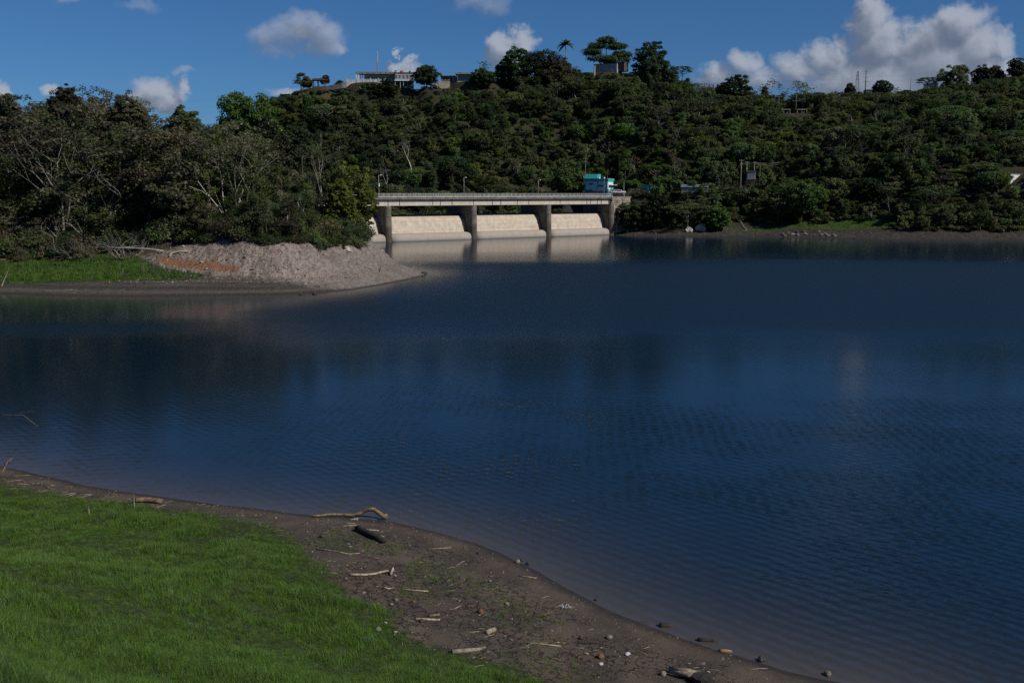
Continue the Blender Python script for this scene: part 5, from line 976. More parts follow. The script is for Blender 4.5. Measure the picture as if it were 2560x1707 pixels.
# ------------------------------------------------------------------ trees one can single out
def ground_z(x, y): return Hz(x, y)
def dome(seed, W, Hc, H, mats, fine, lobes):
    """a big crown at its true size (half-width W, depth Hc) on a trunk of height H: lobes of many small leaf clumps round a leafy heart"""
    g = np.random.default_rng(seed); mb = MB(); z0 = max(0.0, H - Hc); mb.tube([(0, 0, -1), (.1, 0, z0 * .6 + .2), (0, .1, z0 + Hc * .4), (0, 0, z0 + Hc * .7)], [.05 * W + .1, .04 * W + .08, .03 * W + .05, .03], 7); cl = []; leaf = .40 if fine else .80
    L = [(0, 0, .53, 1, .47)] if lobes == 1 else [(g.uniform(-.5, .5), g.uniform(-.4, .4), g.uniform(.35, .72), g.uniform(.42, .62), g.uniform(.24, .34)) for _ in range(lobes)]
    if lobes > 1: L[0] = (g.uniform(-.15, .15), 0, .70, .5, .30); L[1] = (-.45, 0, .42, .52, .32); L[2] = (.45, 0, .45, .52, .32)
    hv, hf = [], []
    for (x, y, z, rx, rz) in L:
        n = 78 if lobes == 1 else 26
        for i in range(n):
            d = unit(g.normal(0, 1, 3)); q = g.uniform(.66, .95); r = W * g.uniform(.10, .19) * (1 if lobes == 1 else .85); cl.append((x * W + d[0] * rx * W * q, y * W + d[1] * rx * W * q, z0 + z * Hc + d[2] * rz * Hc * q, r, r * .9))
        mb.tube([(0, 0, z0 * .8 + Hc * .15), (x * W * .5, y * W * .5, z0 + (.3 + (z - .3) * .4) * Hc), (x * W, y * W, z0 + z * Hc)], [.03 * W + .04, .02 * W + .03, .02], 5, cap=False)
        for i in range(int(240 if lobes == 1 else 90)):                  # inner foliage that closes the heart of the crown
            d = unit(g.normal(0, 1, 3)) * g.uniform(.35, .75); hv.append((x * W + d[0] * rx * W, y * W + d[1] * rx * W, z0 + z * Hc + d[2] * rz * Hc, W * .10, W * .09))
    k = (W * .145) ** 2 * 12.6 * .55 / (leaf * leaf * .3) * 1.5
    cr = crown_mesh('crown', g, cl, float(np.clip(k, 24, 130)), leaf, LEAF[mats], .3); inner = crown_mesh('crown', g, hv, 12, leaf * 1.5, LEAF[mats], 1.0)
    n = len(cr.vertices) // 4; m_ = len(inner.vertices) // 4; V = np.empty((n + m_) * 12, np.float32); a_ = np.empty(n * 12, np.float32); cr.vertices.foreach_get('co', a_); V[:n * 12] = a_; a_ = np.empty(m_ * 12, np.float32); inner.vertices.foreach_get('co', a_); V[n * 12:] = a_
    me = np_mesh('crown', V.reshape(-1, 3), np.arange((n + m_) * 4).reshape(-1, 4), LEAF[mats], False); T = g.uniform(0, 1, n + m_); T[n:] *= .4; set_attr(me, 'tone', np.repeat(T, 4)); return mb.mesh('trunk', DARKBARK, True), me, H  # inner leaves toned darker: the crown's inner shade put into their colour
def special(kind, seed, fine, mats, px, py_top, Y, label, name=None, py_base=None, wpx=None, crown='crown', cat='tree', rz=None):
    """a tree whose top shows at (px, py_top) at distance Y and stands on the ground there"""
    if wpx and not (isinstance(kind, str) and kind in ('umbrella', 'bare', 'shrub')) and py_base is not None and crown == 'crown': py_base = max(py_base, py_top + 1.15 * wpx)
    if wpx and isinstance(kind, str) and kind in ('round', 'scrub'):
        t_ = P(px, py_top, Y); k_ = MPP(Y); zb = min(ground_z(t_.x, Y), P(px, py_top + .75 * wpx, Y).z); py_base = py_top + (t_.z - zb) / k_; Hf_ = t_.z - zb
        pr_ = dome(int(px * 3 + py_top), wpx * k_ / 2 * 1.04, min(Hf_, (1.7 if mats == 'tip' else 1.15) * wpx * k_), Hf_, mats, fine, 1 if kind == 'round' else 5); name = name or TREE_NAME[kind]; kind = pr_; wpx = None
    top = P(px, py_top, Y); z = ground_z(top.x, Y) if py_base is None else P(px, py_base, Y).z; h = max(2.0, top.z - z); pr = proto(kind, seed, fine, mats) if isinstance(kind, str) else kind; wd = 1.0
    if wpx:
        cr = pr[1] or pr[0]; n = len(cr.vertices); co = np.empty(n * 3, np.float32); cr.vertices.foreach_get('co', co); co = co.reshape(-1, 3); w = np.percentile(co[:, 0], 97) - np.percentile(co[:, 0], 3); wd = wpx * MPP(Y) / (w * h / pr[2])
    return plant(name or (TREE_NAME[kind] if isinstance(kind, str) else 'palm_tree'), pr, (top.x, Y, z - .2), h, random.uniform(0, 6.28) if isinstance(kind, str) else .15, label, cat, None, wd, crown)
def mango(seed, W, H, base, clumps, mats, n=150, leaf=.42):
    g = np.random.default_rng(seed); mb = MB(); mb.tube([(0, 0, -1), (.1, 0, H * .25), (0, .1, H * .5), (0, 0, H * .7)], [.55, .45, .35, .15], 8); cl = []
    for (x, z, rx, rz) in clumps:
        for i in range(60):
            d = unit(g.normal(0, 1, 3)); q = g.uniform(.50, .98); r = W * g.uniform(.08, .14); cl.append((x * W + d[0] * rx * W * q, d[1] * rx * W * q * .9, z * H + d[2] * rz * H * q, r, r * .8))
        mb.tube([(0, 0, H * .3), (x * W * .5, 0, H * .3 + (z - .3) * H * .5), (x * W, 0, z * H)], [.3, .2, .08], 5, cap=False)
    return mb.mesh('trunk', DARKBARK, True), crown_mesh('crown', g, cl, n, leaf, LEAF[mats], .35), H
# glossy mango-like tree behind the peninsula wood, with its lower right lobe
pr = mango(31, 10.5, 25, 0, [(-.55, .60, .34, .16), (-.28, .80, .36, .16), (.22, .82, .40, .15), (-.10, .58, .48, .20), (.45, .62, .38, .18), (-.62, .46, .26, .10), (.1, .40, .5, .14)], 'mango'); o = special(pr, 0, 0, 0, 618, 224, 292, 'big glossy bright green tree rising above the peninsula wood', 'broadleaf_tree', wpx=168)
pr = mango(32, 7.5, 18, 0, [(-.2, .72, .5, .22), (.35, .55, .5, .25), (0, .45, .6, .2)], 'mango', 140); special(pr, 0, 0, 0, 690, 268, 288, 'rounded fresh green tree tucked against the right side of the big glossy tree', 'broadleaf_tree', wpx=92)
special('round', 1, True, 'dark', 752, 312, 280, 'small dark dome-shaped tree right of the big glossy tree', wpx=58)
special('umbrella', 0, True, 'dry', 245, 212, 262, 'airy flat-topped tree with thin spreading branches on the left skyline', wpx=95); special('scrub', 1, True, 'russet', 162, 208, 248, 'tallest brownish tree on the left skyline', wpx=95); special('scrub', 0, True, 'dry', 318, 226, 248, 'bushy grey-brown tree right of the airy flat-topped one', wpx=110); special('scrub', 0, True, 'olive', 458, 262, 250, 'loose olive tree on the skyline left of the big glossy tree', wpx=100); special('scrub', 1, True, 'dark', 8, 236, 240, 'dark tree at the far left end of the skyline', wpx=90)
# bushy trees at the tip of the peninsula beside the bridge
special('round', 0, True, 'tip', 876, 394, 236, 'yellow-green bushy tree at the peninsula tip against the bridge', wpx=128); special('round', 1, True, 'tip', 904, 446, 239, 'olive bushy tree overhanging the left end of the bridge', wpx=84); special('round', 1, True, 'tip', 822, 418, 236, 'rounded yellow-green tree left of the one at the tip', wpx=92); special('scrub', 0, True, 'tip', 852, 440, 230, 'ragged yellowish tree left of the bushy one at the tip', wpx=80); special('shrub', 0, True, 'mid', 852, 556, 228, 'low green shrub on the bank crest at the peninsula tip', wpx=60, cat='shrub')
special('bare', 0, True, 'dry', 805, 372, 232, 'bare pale-grey tree standing left of the bushy tip tree', wpx=62); special('bare', 1, True, 'dry', 705, 400, 225, 'bare grey tree in the middle of the peninsula wood', wpx=42); special('round', 0, True, 'dark', 420, 378, 224, 'round dark green tree in the middle of the peninsula', wpx=112); special('round', 1, True, 'mid', 240, 335, 236, 'broad deep green tree above the bleached brush', wpx=110); special('scrub', 1, True, 'lime', 150, 300, 246, 'yellowish ragged tree on the left of the peninsula', wpx=90)
pm = palm_proto(77, 1.2, 12, 2.6); special(pm, 0, 0, 0, 742, 446, 214, 'banana-like plant with big upright leaves on the peninsula', 'broad_leaf_plant', wpx=48, crown='fronds', cat='plant', py_base=505)
# hilltop
HT = 596
special('round', 0, False, 'dark', 1290, 116, HT, 'tall dark round tree on the hilltop, left of the dark pair', wpx=82); special('scrub', 0, False, 'dark', 1366, 117, HT, 'massive dark tree on the hilltop below the coconut palm', 'broadleaf_tree', py_base=262, wpx=150); special('scrub', 1, False, 'russet', 1395, 150, 588, 'brownish tree in front of the massive dark hilltop tree', wpx=80)
special('round', 1, False, 'dark', 1262, 150, 598, 'lower dark tree leaning on the left of the hilltop group', wpx=60, py_base=235); pm = palm_proto(78, 13, 18, 4.6); special(pm, 0, 0, 0, 1416, 100, 604, 'coconut palm above the dark hilltop trees', wpx=38, crown='fronds', py_base=200)
pr = mango(43, 11, 17, 0, [(-.60, .66, .40, .06), (.62, .62, .40, .06), (-.35, .80, .36, .06), (.42, .80, .38, .06), (0, .93, .34, .06), (-.15, .52, .6, .05), (.35, .48, .6, .05)], 'mid', 55, .55); special(pr, 0, 0, 0, 1516, 95, 604, 'tiered umbrella-shaped tree behind the pale summit house', 'umbrella_tree', wpx=96, py_base=172); special('round', 0, False, 'dark', 1626, 98, 602, 'round dark tree on the summit right of the umbrella-shaped one', wpx=96, py_base=205); special('umbrella', 0, False, 'olive', 1706, 158, 602, 'small airy tree on the slope at the right of the summit', wpx=46, py_base=205); special('scrub', 0, False, 'dark', 1650, 138, 594, 'dark tree leaning right below the round summit tree', wpx=100, py_base=225)
special('round', 1, False, 'mid', 1066, 164, 586, 'bushy green tree between the two-storey house and the cars', wpx=78, py_base=217); special('round', 0, False, 'dark', 1206, 172, 588, 'dense dark tree in front of the wide grey house', wpx=72, py_base=232); special('twiggy', 1, False, 'olive', 1212, 158, 594, 'sparse leafy tree top above the dense tree by the wide house', wpx=44, py_base=205); special('scrub', 1, False, 'dark', 962, 196, 580, 'dark ragged tree in front of the white garden wall', wpx=70, py_base=240); special('scrub', 0, False, 'mid', 925, 205, 582, 'green ragged tree below the long white house', wpx=56, py_base=240)
special('tall', 0, False, 'olive', 752, 181, 594, 'slim tree at the left end of the hilltop', wpx=28, py_base=225); special('scrub', 0, False, 'olive', 766, 188, 596, 'loose olive tree left of the gazebo', wpx=32, py_base=225); special('scrub', 1, False, 'dry', 812, 186, 598, 'thin pale tree behind the gazebo roof', wpx=24, py_base=214); special('scrub', 1, False, 'mid', 850, 200, 593, 'low bush on the lawn between gazebo and garden wall', 'shrub', wpx=30, py_base=214, cat='shrub')
special('round', 1, False, 'dark', 1842, 184, 606, 'round dark tree alone on the ridge left of the big cloud', wpx=78, py_base=240); special('round', 0, False, 'dark', 1806, 206, 606, 'small dark tree leaning on the left of the lone round ridge tree', wpx=36, py_base=238); special('round', 1, False, 'dark', 2208, 197, 612, 'compact dark tree right of the tall skyline pole', wpx=54, py_base=250); special('scrub', 1, False, 'mid', 2126, 206, 612, 'green tree beside the lattice tower', wpx=32, py_base=250)
special('round', 0, False, 'mid', 2386, 158, 612, 'broad green tree on the right skyline under the big cloud', wpx=78, py_base=232); special('round', 1, False, 'dark', 2456, 162, 612, 'dark ball-shaped tree second from the right edge of the skyline', wpx=54, py_base=226); special('round', 0, False, 'dark', 2546, 143, 610, 'dark tree at the right edge of the skyline', wpx=54, py_base=215); special('umbrella', 0, False, 'dark', 2320, 186, 614, 'flat dark tree left of the little white skyline house', wpx=44, py_base=232); special('scrub', 0, False, 'dry', 2492, 162, 616, 'pale brushy tree between the last two skyline trees', wpx=50, py_base=215)
special('twiggy', 0, False, 'mid', 1936, 206, 608, 'pale feathery tree on the ridge right of the lone round tree', wpx=50, py_base=250); special('twiggy', 1, False, 'mid', 2000, 208, 608, 'second feathery tree on the ridge, farther right', wpx=50, py_base=250)
# palms on the slope
for i, (px, py, Y, h, w, lab) in enumerate(((1121, 305, 548, 12, 34, 'royal palm with tall bare trunk on the slope left of centre'), (1359, 272, 560, 9, 34, 'palm with yellow spear leaf high on the slope'), (1437, 258, 566, 9, 44, 'palm with wide dark fronds high on the slope'), (1552, 284, 556, 10, 40, 'double-crowned palm on the slope above the teal building'), (1550, 385, 520, 8, 44, 'palm with hanging dry fronds just above the teal building'), (2418, 300, 560, 11, 36, 'dark palm on the right hillside'), (1330, 466, 500, 5, 34, 'low palm beside the bridge lamp'), (2128, 350, 520, 7, 38, 'spreading palm right of where the sagging wires end'))):
    pm = palm_proto(80 + i, h, 17, 4.2); special(pm, 0, 0, 0, px, py - 10, Y, lab, wpx=w, crown='fronds', py_base=py + (h + 1.5) / MPP(Y) - 8)
for i, (px, py, Y, lab) in enumerate(((1027, 335, 500, 'tall thin bare trunk behind the left lamp'), (1143, 395, 498, 'forked bare pale tree behind the bridge, left of the second lamp'), (1052, 285, 552, 'bare whitish tree with crooked limbs on the left slope'), (1185, 225, 586, 'leafless grey tree below the wide house'), (978, 400, 488, 'leafless grey tree just right of the peninsula tip'), (2380, 410, 470, 'bare grey tree on the far shore, right side'), (1672, 390, 486, 'thin bare tree above the far shore bushes'))):
    special('bare', i % 2, False, 'dry', px, py, Y, lab, py_base=py + 88, wpx=34)
# single shore trees on the right
for i, (k, s_, m_, px, py, Y, w, pb, lab) in enumerate((('umbrella', 1, 'olive', 1720, 492, 458, 96, 580, 'layered olive tree hanging over the far shore boulders'), ('round', 1, 'mid', 1795, 515, 457, 70, 580, 'dense fresh green bush-like tree at the water right of the boulders'), ('round', 0, 'mid', 2010, 445, 462, 130, 565, 'rounded mid green tree beside the grassy shore'), ('scrub', 0, 'lime', 1916, 416, 474, 46, 500, 'bright lime tree right of the grey sheet-metal box'), ('scrub', 1, 'olive', 2260, 420, 462, 100, 560, 'ragged olive tree right of the dark opening in the far wood'), ('umbrella', 0, 'olive', 2420, 420, 458, 130, 546, 'spreading thin-leaved tree with pale trunk on the right shore'), ('round', 1, 'dark', 2470, 345, 480, 150, 540, 'huge dark domed tree left of the small white house'), ('round', 0, 'dark', 1580, 500, 468, 80, 585, 'dark bush-like tree against the stone abutment'), ('scrub', 1, 'dark', 1640, 480, 466, 90, 580, 'dark ragged tree on the bank right of the abutment'), ('round', 0, 'mid', 1420, 405, 502, 110, 500, 'broad green tree left of the teal building'), ('round', 1, 'olive', 1965, 330, 540, 130, 430, 'wide olive domed tree on the right slope'), ('round', 0, 'mid', 1790, 400, 490, 110, 500, 'broad green tree left of the utility poles'), ('scrub', 0, 'mid', 1690, 420, 486, 90, 510, 'ragged green tree above the blue-grey metal roof'), ('scrub', 0, 'dark', 2530, 480, 446, 120, 590, 'dark thicket tree at the right edge of the shore'))):
    special(k, s_, False, m_, px, py, Y, lab, wpx=w, py_base=pb)

# ------------------------------------------------------------------ driftwood, stones and litter
DRIFT = surf('sun_bleached_driftwood', (0.27, 0.228, 0.172), .85, .35, 5, bump=.01, bscale=30, rnd=.3); DRIFT_D = surf('charred_dark_log', (0.035, 0.031, 0.028), .9, .4, 6, bump=.015, bscale=25); DRIFT_Y = surf('yellowish_branch', (0.23, 0.165, 0.085), .8, .35, 4, bump=.01, bscale=25); DRIFT_B = surf('brown_log', (0.19, 0.125, 0.085), .9, .35, 4, bump=.02, bscale=20); ROCK = surf('grey_brown_stone', (0.19, 0.165, 0.135), .9, .35, 4, bump=.02, bscale=12, rnd=.3); ROCK_P = surf('pale_boulder', (0.40, 0.37, 0.33), .9, .3, 1.2, bump=.05, bscale=4); ROCK_D = surf('dark_wet_stone', (0.045, 0.042, 0.04), .6, .3, 5); ROCK_R = surf('reddish_brown_husk', (0.16, 0.085, 0.05), .85, .35, 6, rnd=.2); LITTER_W = surf('white_plastic_litter', (0.42, 0.43, 0.45), .5, .1, 6)
def gp(px, py, lift=0.0, y1=130): h = hit(px, py, 12, y1, H_near); return Vector((h.x, h.y, max(h.z, 0) + lift))
def rock_mesh(seed, mat, flat=.7, rough=.28, sub=2):
    bm = bmesh.new(); bmesh.ops.create_icosphere(bm, subdivisions=sub, radius=.5); g = np.random.default_rng(seed); ph = g.uniform(0, 6.28, 9)
    for v in bm.verts:
        c = v.co; n = math.sin(c.x * 5 + ph[0]) * math.cos(c.y * 6 + ph[1]) + .6 * math.sin(c.z * 9 + ph[2]) * math.cos(c.x * 11 + ph[3]) + .4 * math.sin(c.y * 17 + ph[4] + c.z * 13); c *= 1 + rough * .55 * n; c.z *= flat
    me = bpy.data.meshes.new('stone'); bm.to_mesh(me); bm.free(); me.materials.append(mat)
    for p_ in me.polygons: p_.use_smooth = rough < .2
    return me
def stone(px, py, wpx, label, mat=ROCK, flat=.75, rough=.2, cat='stone', name='stone', at=None, group=None):
    p = gp(px, py) if at is None else at; o = mesh_obj(name, rock_mesh(int(px * 7 + py), mat, flat, rough, 3), None, p + Vector((0, 0, .18 * wpx * MPP(p.y)))); w = wpx * MPP(p.y) * 1.05; o.scale = (w, w * .9, w); o.rotation_euler = (0, 0, px % 6.2); return tag(o, label, cat, group)
def twig(pts, r0, r1, mat, label, name='stick', n=6, cat='stick', group=None, forks=0, seed=0):
    """a piece of wood lying along these ground points"""
    g = np.random.default_rng(seed + 11); pts = [Vector(p) for p in pts]; c = pts[0].copy(); m = MB(); L = len(pts); rel = [p - c for p in pts]; m.tube(rel, [r0 + (r1 - r0) * i / (L - 1) for i in range(L)], n)
    for k in range(forks): i = int(g.integers(1, L)); d = (rel[i] - rel[i - 1]).normalized(); e = rel[i] + (d + Vector((g.normal(0, .6), g.normal(0, .6), abs(g.normal(0, .4))))) * (rel[-1] - rel[0]).length * g.uniform(.12, .3); m.tube([rel[i], e], [r1 * .8, r1 * .3], 4)
    o = m.build(name, mat, None, True); o.location = c; return tag(o, label, cat, group)
# near mud: the pieces one notices
def gl(l, lift=0.0): return [gp(x, y, lift + (q[0] if q else 0)) for x, y, *q in l]
twig(gl([(778, 1293), (800, 1292), (828, 1291, .05), (860, 1291, .03), (884, 1294, .05), (903, 1292, .16), (920, 1294, .42), (936, 1295, .45), (950, 1297, .22), (960, 1300, .12), (969, 1300, .18)], .08), .06, .15, DRIFT_Y, 'long wavy yellowish branch lying at the edge of the near water', 'driftwood_branch', 9, 'driftwood')
twig(gl([(893, 1328), (906, 1333), (925, 1342), (945, 1351), (961, 1358)], .15), .20, .17, DRIFT_D, 'thick charred black log lying on the near mud', 'log', 10, 'log'); twig(gl([(948, 1348, .2), (958, 1352, .22), (961, 1356, .1)]), .10, .03, DRIFT, 'pale split wood at the end of the black log', 'splinter', 6, 'wood')
twig(gl([(339, 1257), (355, 1256), (375, 1257), (392, 1258), (406, 1260)], .17), .17, .16, DRIFT_B, 'short brown log on the mud above the grass at left', 'log', 10, 'log'); twig([gp(336, 1272), gp(336, 1257, .55)], .045, .03, DRIFT, 'small upright peg in the grass beside the brown log', 'stake', 5, 'stake'); twig([gp(223, 1287), gp(222, 1275, .4)], .03, .02, DRIFT, 'thin upright stalk at the edge of the left grass', 'stake', 5, 'stake')
twig(gl([(876, 1440, .04), (893, 1440, .03), (918, 1440, .03), (938, 1438, .05), (955, 1434, .06), (970, 1433, .08)], .04), .07, .05, DRIFT, 'pale bent stick pointing right across the mud and grass edge', 'stick', 7); twig(gl([(977, 1440, .04), (983, 1434, .25), (987, 1436, .1)], .03), .06, .05, ROCK_P, 'grey forked stub right of the pale bent stick', 'stub', 6, 'wood')
twig(gl([(790, 1374), (820, 1376), (845, 1381), (872, 1386), (900, 1384)], .03), .035, .02, DRIFT, 'long thin crooked twig below the black log', 'stick', 5); twig(gl([(890, 1323), (920, 1326), (948, 1329)], .05), .05, .04, DRIFT, 'straight pale stick just behind the black log', 'stick', 5); twig(gl([(857, 1318), (868, 1315), (893, 1314)], .03), .05, .035, DRIFT, 'pale curved stick above the black log', 'stick', 5); twig(gl([(859, 1309), (887, 1310)], .03), .04, .035, DRIFT, 'short pale stick below the wavy branch', 'stick', 5); twig(gl([(876, 1301), (895, 1298)], .04), .05, .05, DRIFT, 'stubby pale stick touching the wavy branch', 'stick', 6)
twig(gl([(1040, 1550), (1075, 1551), (1100, 1552)], .05), .07, .05, DRIFT, 'pale stick in the debris beside the mud hole', 'stick', 6); twig(gl([(1073, 1543), (1098, 1540)], .06), .06, .05, DRIFT, 'white-ended stick above the mud hole', 'stick', 6); twig(gl([(1005, 1475), (1040, 1478), (1071, 1480)], .03), .045, .035, DRIFT, 'long pale twig in the middle of the mud', 'stick', 5); twig(gl([(958, 1470), (970, 1473), (984, 1471)], .03), .05, .03, DRIFT, 'short crooked twig near the sparse grass', 'stick', 5)
twig(gl([(1130, 1632), (1160, 1630), (1195, 1626), (1213, 1621)], .05), .13, .05, DRIFT, 'flat bleached plank-like piece of driftwood by the grass edge', 'driftwood', 7, 'driftwood'); twig(gl([(1217, 1586), (1228, 1580), (1237, 1577)], .06), .12, .10, DRIFT, 'stubby bleached wood chunk on the cracked mud', 'driftwood', 7, 'driftwood')
twig(gl([(1296, 1440), (1320, 1443), (1342, 1447)], .03), .04, .03, DRIFT, 'thin brown stick near the water on the right', 'stick', 5); twig(gl([(1320, 1608), (1360, 1612), (1403, 1617)], .03), .045, .03, DRIFT, 'long thin brown stick on the right mud', 'stick', 5); twig(gl([(1070, 1374), (1100, 1372), (1128, 1371)], .03), .06, .03, DRIFT_Y, 'straight yellowish stick in the upper mud', 'stick', 5)
st = thing('split_stump', 'weathered grey split logs beside a dark stump at the bottom edge', 'stump', gp(1672, 1684)); q0 = st.location
for (a, b_, r, m_) in (((1672, 1680), (1762, 1703), .13, DRIFT), ((1676, 1688), (1748, 1706), .11, DRIFT), ((1690, 1682), (1755, 1694), .09, ROCK)): m = MB(); pa, pb = gp(*a, .15), gp(*b_, .15); m.tube([pa - q0, pa.lerp(pb, .5) - q0 + Vector((0, 0, .05)), pb - q0], [r * .7, r, r * 1.1], 8); m.build('split_log', m_, st, True)
m = MB(); pa = gp(1735, 1704, .12); m.lathe([(.36, -.3), (.42, 0), (.40, .16), (.2, .2)], tuple(pa - q0 + Vector((.3, -.1, 0))), 10); m.build('stump_root', DRIFT_D, st)
for px, py, w, mt, lab in ((1202, 1532, 17, ROCK_R, 'round brown husk-like lump with a stub on the cracked mud'), (1267, 1512, 12, ROCK, 'small round stone above the right of the brown lump'), (1148, 1503, 10, ROCK, 'small round brown stone left of the brown lump'), (1294, 1406, 14, ROCK, 'round stone right at the edge of the water'), (945, 1577, 16, ROCK, 'round grey-brown stone half hidden in the grass'), (1523, 1596, 17, ROCK, 'flattish brown stone on the lower mud'), (1502, 1645, 19, ROCK_R, 'dark brown lump above the pale crumpled bag'), (1657, 1688, 20, ROCK, 'angular brown stone left of the split logs'), (1452, 1598, 13, ROCK_D, 'dark wet stone on the lower mud'), (1904, 1652, 20, ROCK_D, 'dark stone sitting in the water margin at right'), (2069, 1688, 20, ROCK, 'brown stone in the water near the bottom right'), (1100, 1548, 12, ROCK_D, 'dark clod beside the mud hole'), (1055, 1555, 14, ROCK_D, 'dark clod at the left of the mud hole'), (806, 1343, 15, ROCK_D, 'dark clod at the grass edge above the twig'), (1305, 1401, 10, ROCK_D, 'dark clod just beyond the round shore stone'), (988, 1439, 7, ROCK_P, 'small cream stone beside the grey forked stub'), (432, 1290, 14, ROCK_D, 'dark clod in the grass below the brown log'), (1196, 1384, 10, ROCK_D, 'dark clod on the shoreline at the bend'), (1490, 1500, 10, ROCK_D, 'small dark clod on the waterline at right'), (1320, 1412, 12, ROCK_D, 'dark root lump at the water right of the round stone'), (990, 1502, 12, ROCK, 'small dull stone among sparse grass'), (1034, 1506, 11, ROCK_R, 'small reddish stone among sparse grass')):
    stone(px, py, w, lab, mt, .85 if w > 11 else .7, .12 if mt in (ROCK, ROCK_R) else .3)
for px, py, w, lab in ((1502, 1661, 13, 'pale crumpled plastic bag below the dark brown lump'), (1569, 1637, 16, 'flat white piece of litter on the lower mud'), (964, 1557, 8, 'small whitish scrap in the grass edge'), (988, 1582, 8, 'pale blue-white scrap in the grass')): stone(px, py, w, lab, LITTER_W, .45, .35, 'litter', 'plastic_scrap')
tw = thing('white_twigs', 'small spray of whitish twigs near the waterline', 'twigs', gp(1412, 1522))
for i in range(6): m = MB(); a = i * 1.1; m.tube([(0, 0, .03), (math.cos(a) * .22, math.sin(a) * .2, .12 + .03 * i), (math.cos(a) * .42, math.sin(a) * .3, .10)], [.022, .016, .006], 4); m.build('twig', LITTER_W, tw)
# wood afloat by the shore
def floating(x0, x1, py, r, mat, label): a, b_ = P0(x0, py), P0(x1, py + (x1 - x0) * .06); twig([a, a.lerp(b_, .3) + Vector((0, 0, .03)), a.lerp(b_, .7) + Vector((0, 0, .02)), b_], r, r * .75, mat, label, 'floating_log', 8, 'log')
floating(1649, 1680, 1564, .15, DRIFT_D, 'short dark log afloat off the shore'); floating(1744, 1796, 1600, .12, DRIFT_D, 'longer dark mossy log afloat close to the shore'); floating(1798, 1830, 1627, .09, DRIFT_Y, 'yellowish stick lying at the waterline')
# thin branches poking out of the lake at the left edge
twig([P0(-30, 1036), P0(30, 1052) + Vector((0, 0, .5)), P0(58, 1050) + Vector((0, 0, .45)), P0(95, 1066)], .035, .015, DRIFT, 'thin pale branch sticking out of the water at the left edge', 'branch', 5, 'branch', forks=3); twig([gp(6, 1180), gp(20, 1165, .3), gp(36, 1160, .55)], .05, .02, DRIFT_B, 'brown stick leaning up at the left waterline', 'branch', 5, 'branch', forks=2)
# scattered sticks and chips on the mud
STK = []
for i in range(5):
    g = np.random.default_rng(300 + i); m = MB(); pts = [Vector((x, .06 * g.normal(), .015 + abs(.02 * g.normal()))) for x in (-.5, -.2, .15, .5)]; m.tube(pts, [.022, .030, .026, .014], 5); STK.append([m.mesh('stick', mt, True) for mt in (DRIFT, DRIFT_Y, DRIFT_D)])
SPOT = {'loose sticks on the near mud bank': [(830, 'left of the wavy branch'), (1000, 'around the charred log'), (1150, 'beside the mud hole'), (1300, 'around the round husk-like lump'), (1450, 'near the whitish twigs'), (1600, 'beside the crumpled bag'), (5000, 'near the split stump')],
        'loose sticks on the left mud strip': [(160, 'at the left edge'), (330, 'left of the brown log'), (5000, 'right of the brown log')], 'bleached sticks on the peninsula mud': [(200, 'near the leaning stake'), (420, 'below the cove grass'), (650, 'below the orange soil'), (850, 'below the pale bank'), (5000, 'towards the tip')],
        'pale sticks on the far shore': [(1760, 'near the pale boulders'), (1950, 'near the arching branch'), (2250, 'beside the grass strip'), (5000, 'towards the right edge')]}
def sticks(n, pxr, pyr, test, Hf, label, group, size, y0, y1, seed):
    g = np.random.default_rng(seed); k = 0; c = 0
    while k < n and c < n * 60:
        c += 1; px, py = g.uniform(*pxr), g.uniform(*pyr); p = hit(px, py, y0, y1, Hf)
        if not test(p.x, p.y): continue
        L = size * math.exp(g.normal(0, .45)); mi = int(g.choice(3, p=[.66, .22, .12])); o = mesh_obj('stick', STK[int(g.integers(0, 5))][mi], None, (p.x, p.y, float(Hf(np.array([p.x]), np.array([p.y]))[0]) + .01)); th = L ** .5 * size ** .35; o.scale = (L, th, th); e = .5; dx = Hf(np.array([p.x + e, p.x - e]), np.array([p.y, p.y])); o.rotation_euler = (0, -math.atan2(dx[0] - dx[1], 2 * e) * .8 + g.normal(0, .05), g.normal(.25, .55)); tag(o, '%s %s, %s' % (('bleached', 'yellowish', 'blackened')[mi], label, next(t for lim, t in SPOT[group] if px < lim)), 'stick', group); k += 1
_np = lambda x, y, poly: float(sdpoly(np.array([x]), np.array([y]), poly)[0])
on_mud = lambda x, y: _np(x, y, near_poly) > .5 and _np(x, y, grass_poly) < .9
sticks(80, (600, 2000), (1290, 1700), on_mud, H_near, 'small stick lying on near mud', 'loose sticks on the near mud bank', .42, 20, 75, 1)
sticks(45, (0, 620), (1170, 1270), on_mud, H_near, 'small stick on the left mud strip', 'loose sticks on the left mud strip', .55, 40, 95, 2)
def gravel(name, n, sizes, region, Hf, label, mats, seed):
    g = np.random.default_rng(seed); x = g.uniform(region[0], region[1], n * 5); y = g.uniform(region[2], region[3], n * 5); ok = region[4](x, y); x, y = x[ok][:n], y[ok][:n]; z = Hf(x, y); s = sizes * np.exp(g.normal(0, .5, len(x))); pr = [rock_mesh(700 + i + seed, mats[i % len(mats)], .6, .3, 1) for i in range(4)]
    scatter(name, np.stack([x, y, z + s * .1], 1), np.stack([g.uniform(-.4, .4, len(x)), g.uniform(-.4, .4, len(x)), g.uniform(0, 6.28, len(x))], 1), np.stack([s * g.uniform(.7, 1.6, len(x)), s, s * .8], 1), g.integers(0, 4, len(x)), pr, label)
gravel('gravel', 4200, .045, (-40, 22, 30, 90, lambda x, y: (sdpoly(x, y, near_poly) > .15) & (sdpoly(x, y, grass_poly) < .6)), H_near, 'small pebbles, shells and clods strewn over the near mud', [ROCK, ROCK_D, ROCK, DRIFT], 4)
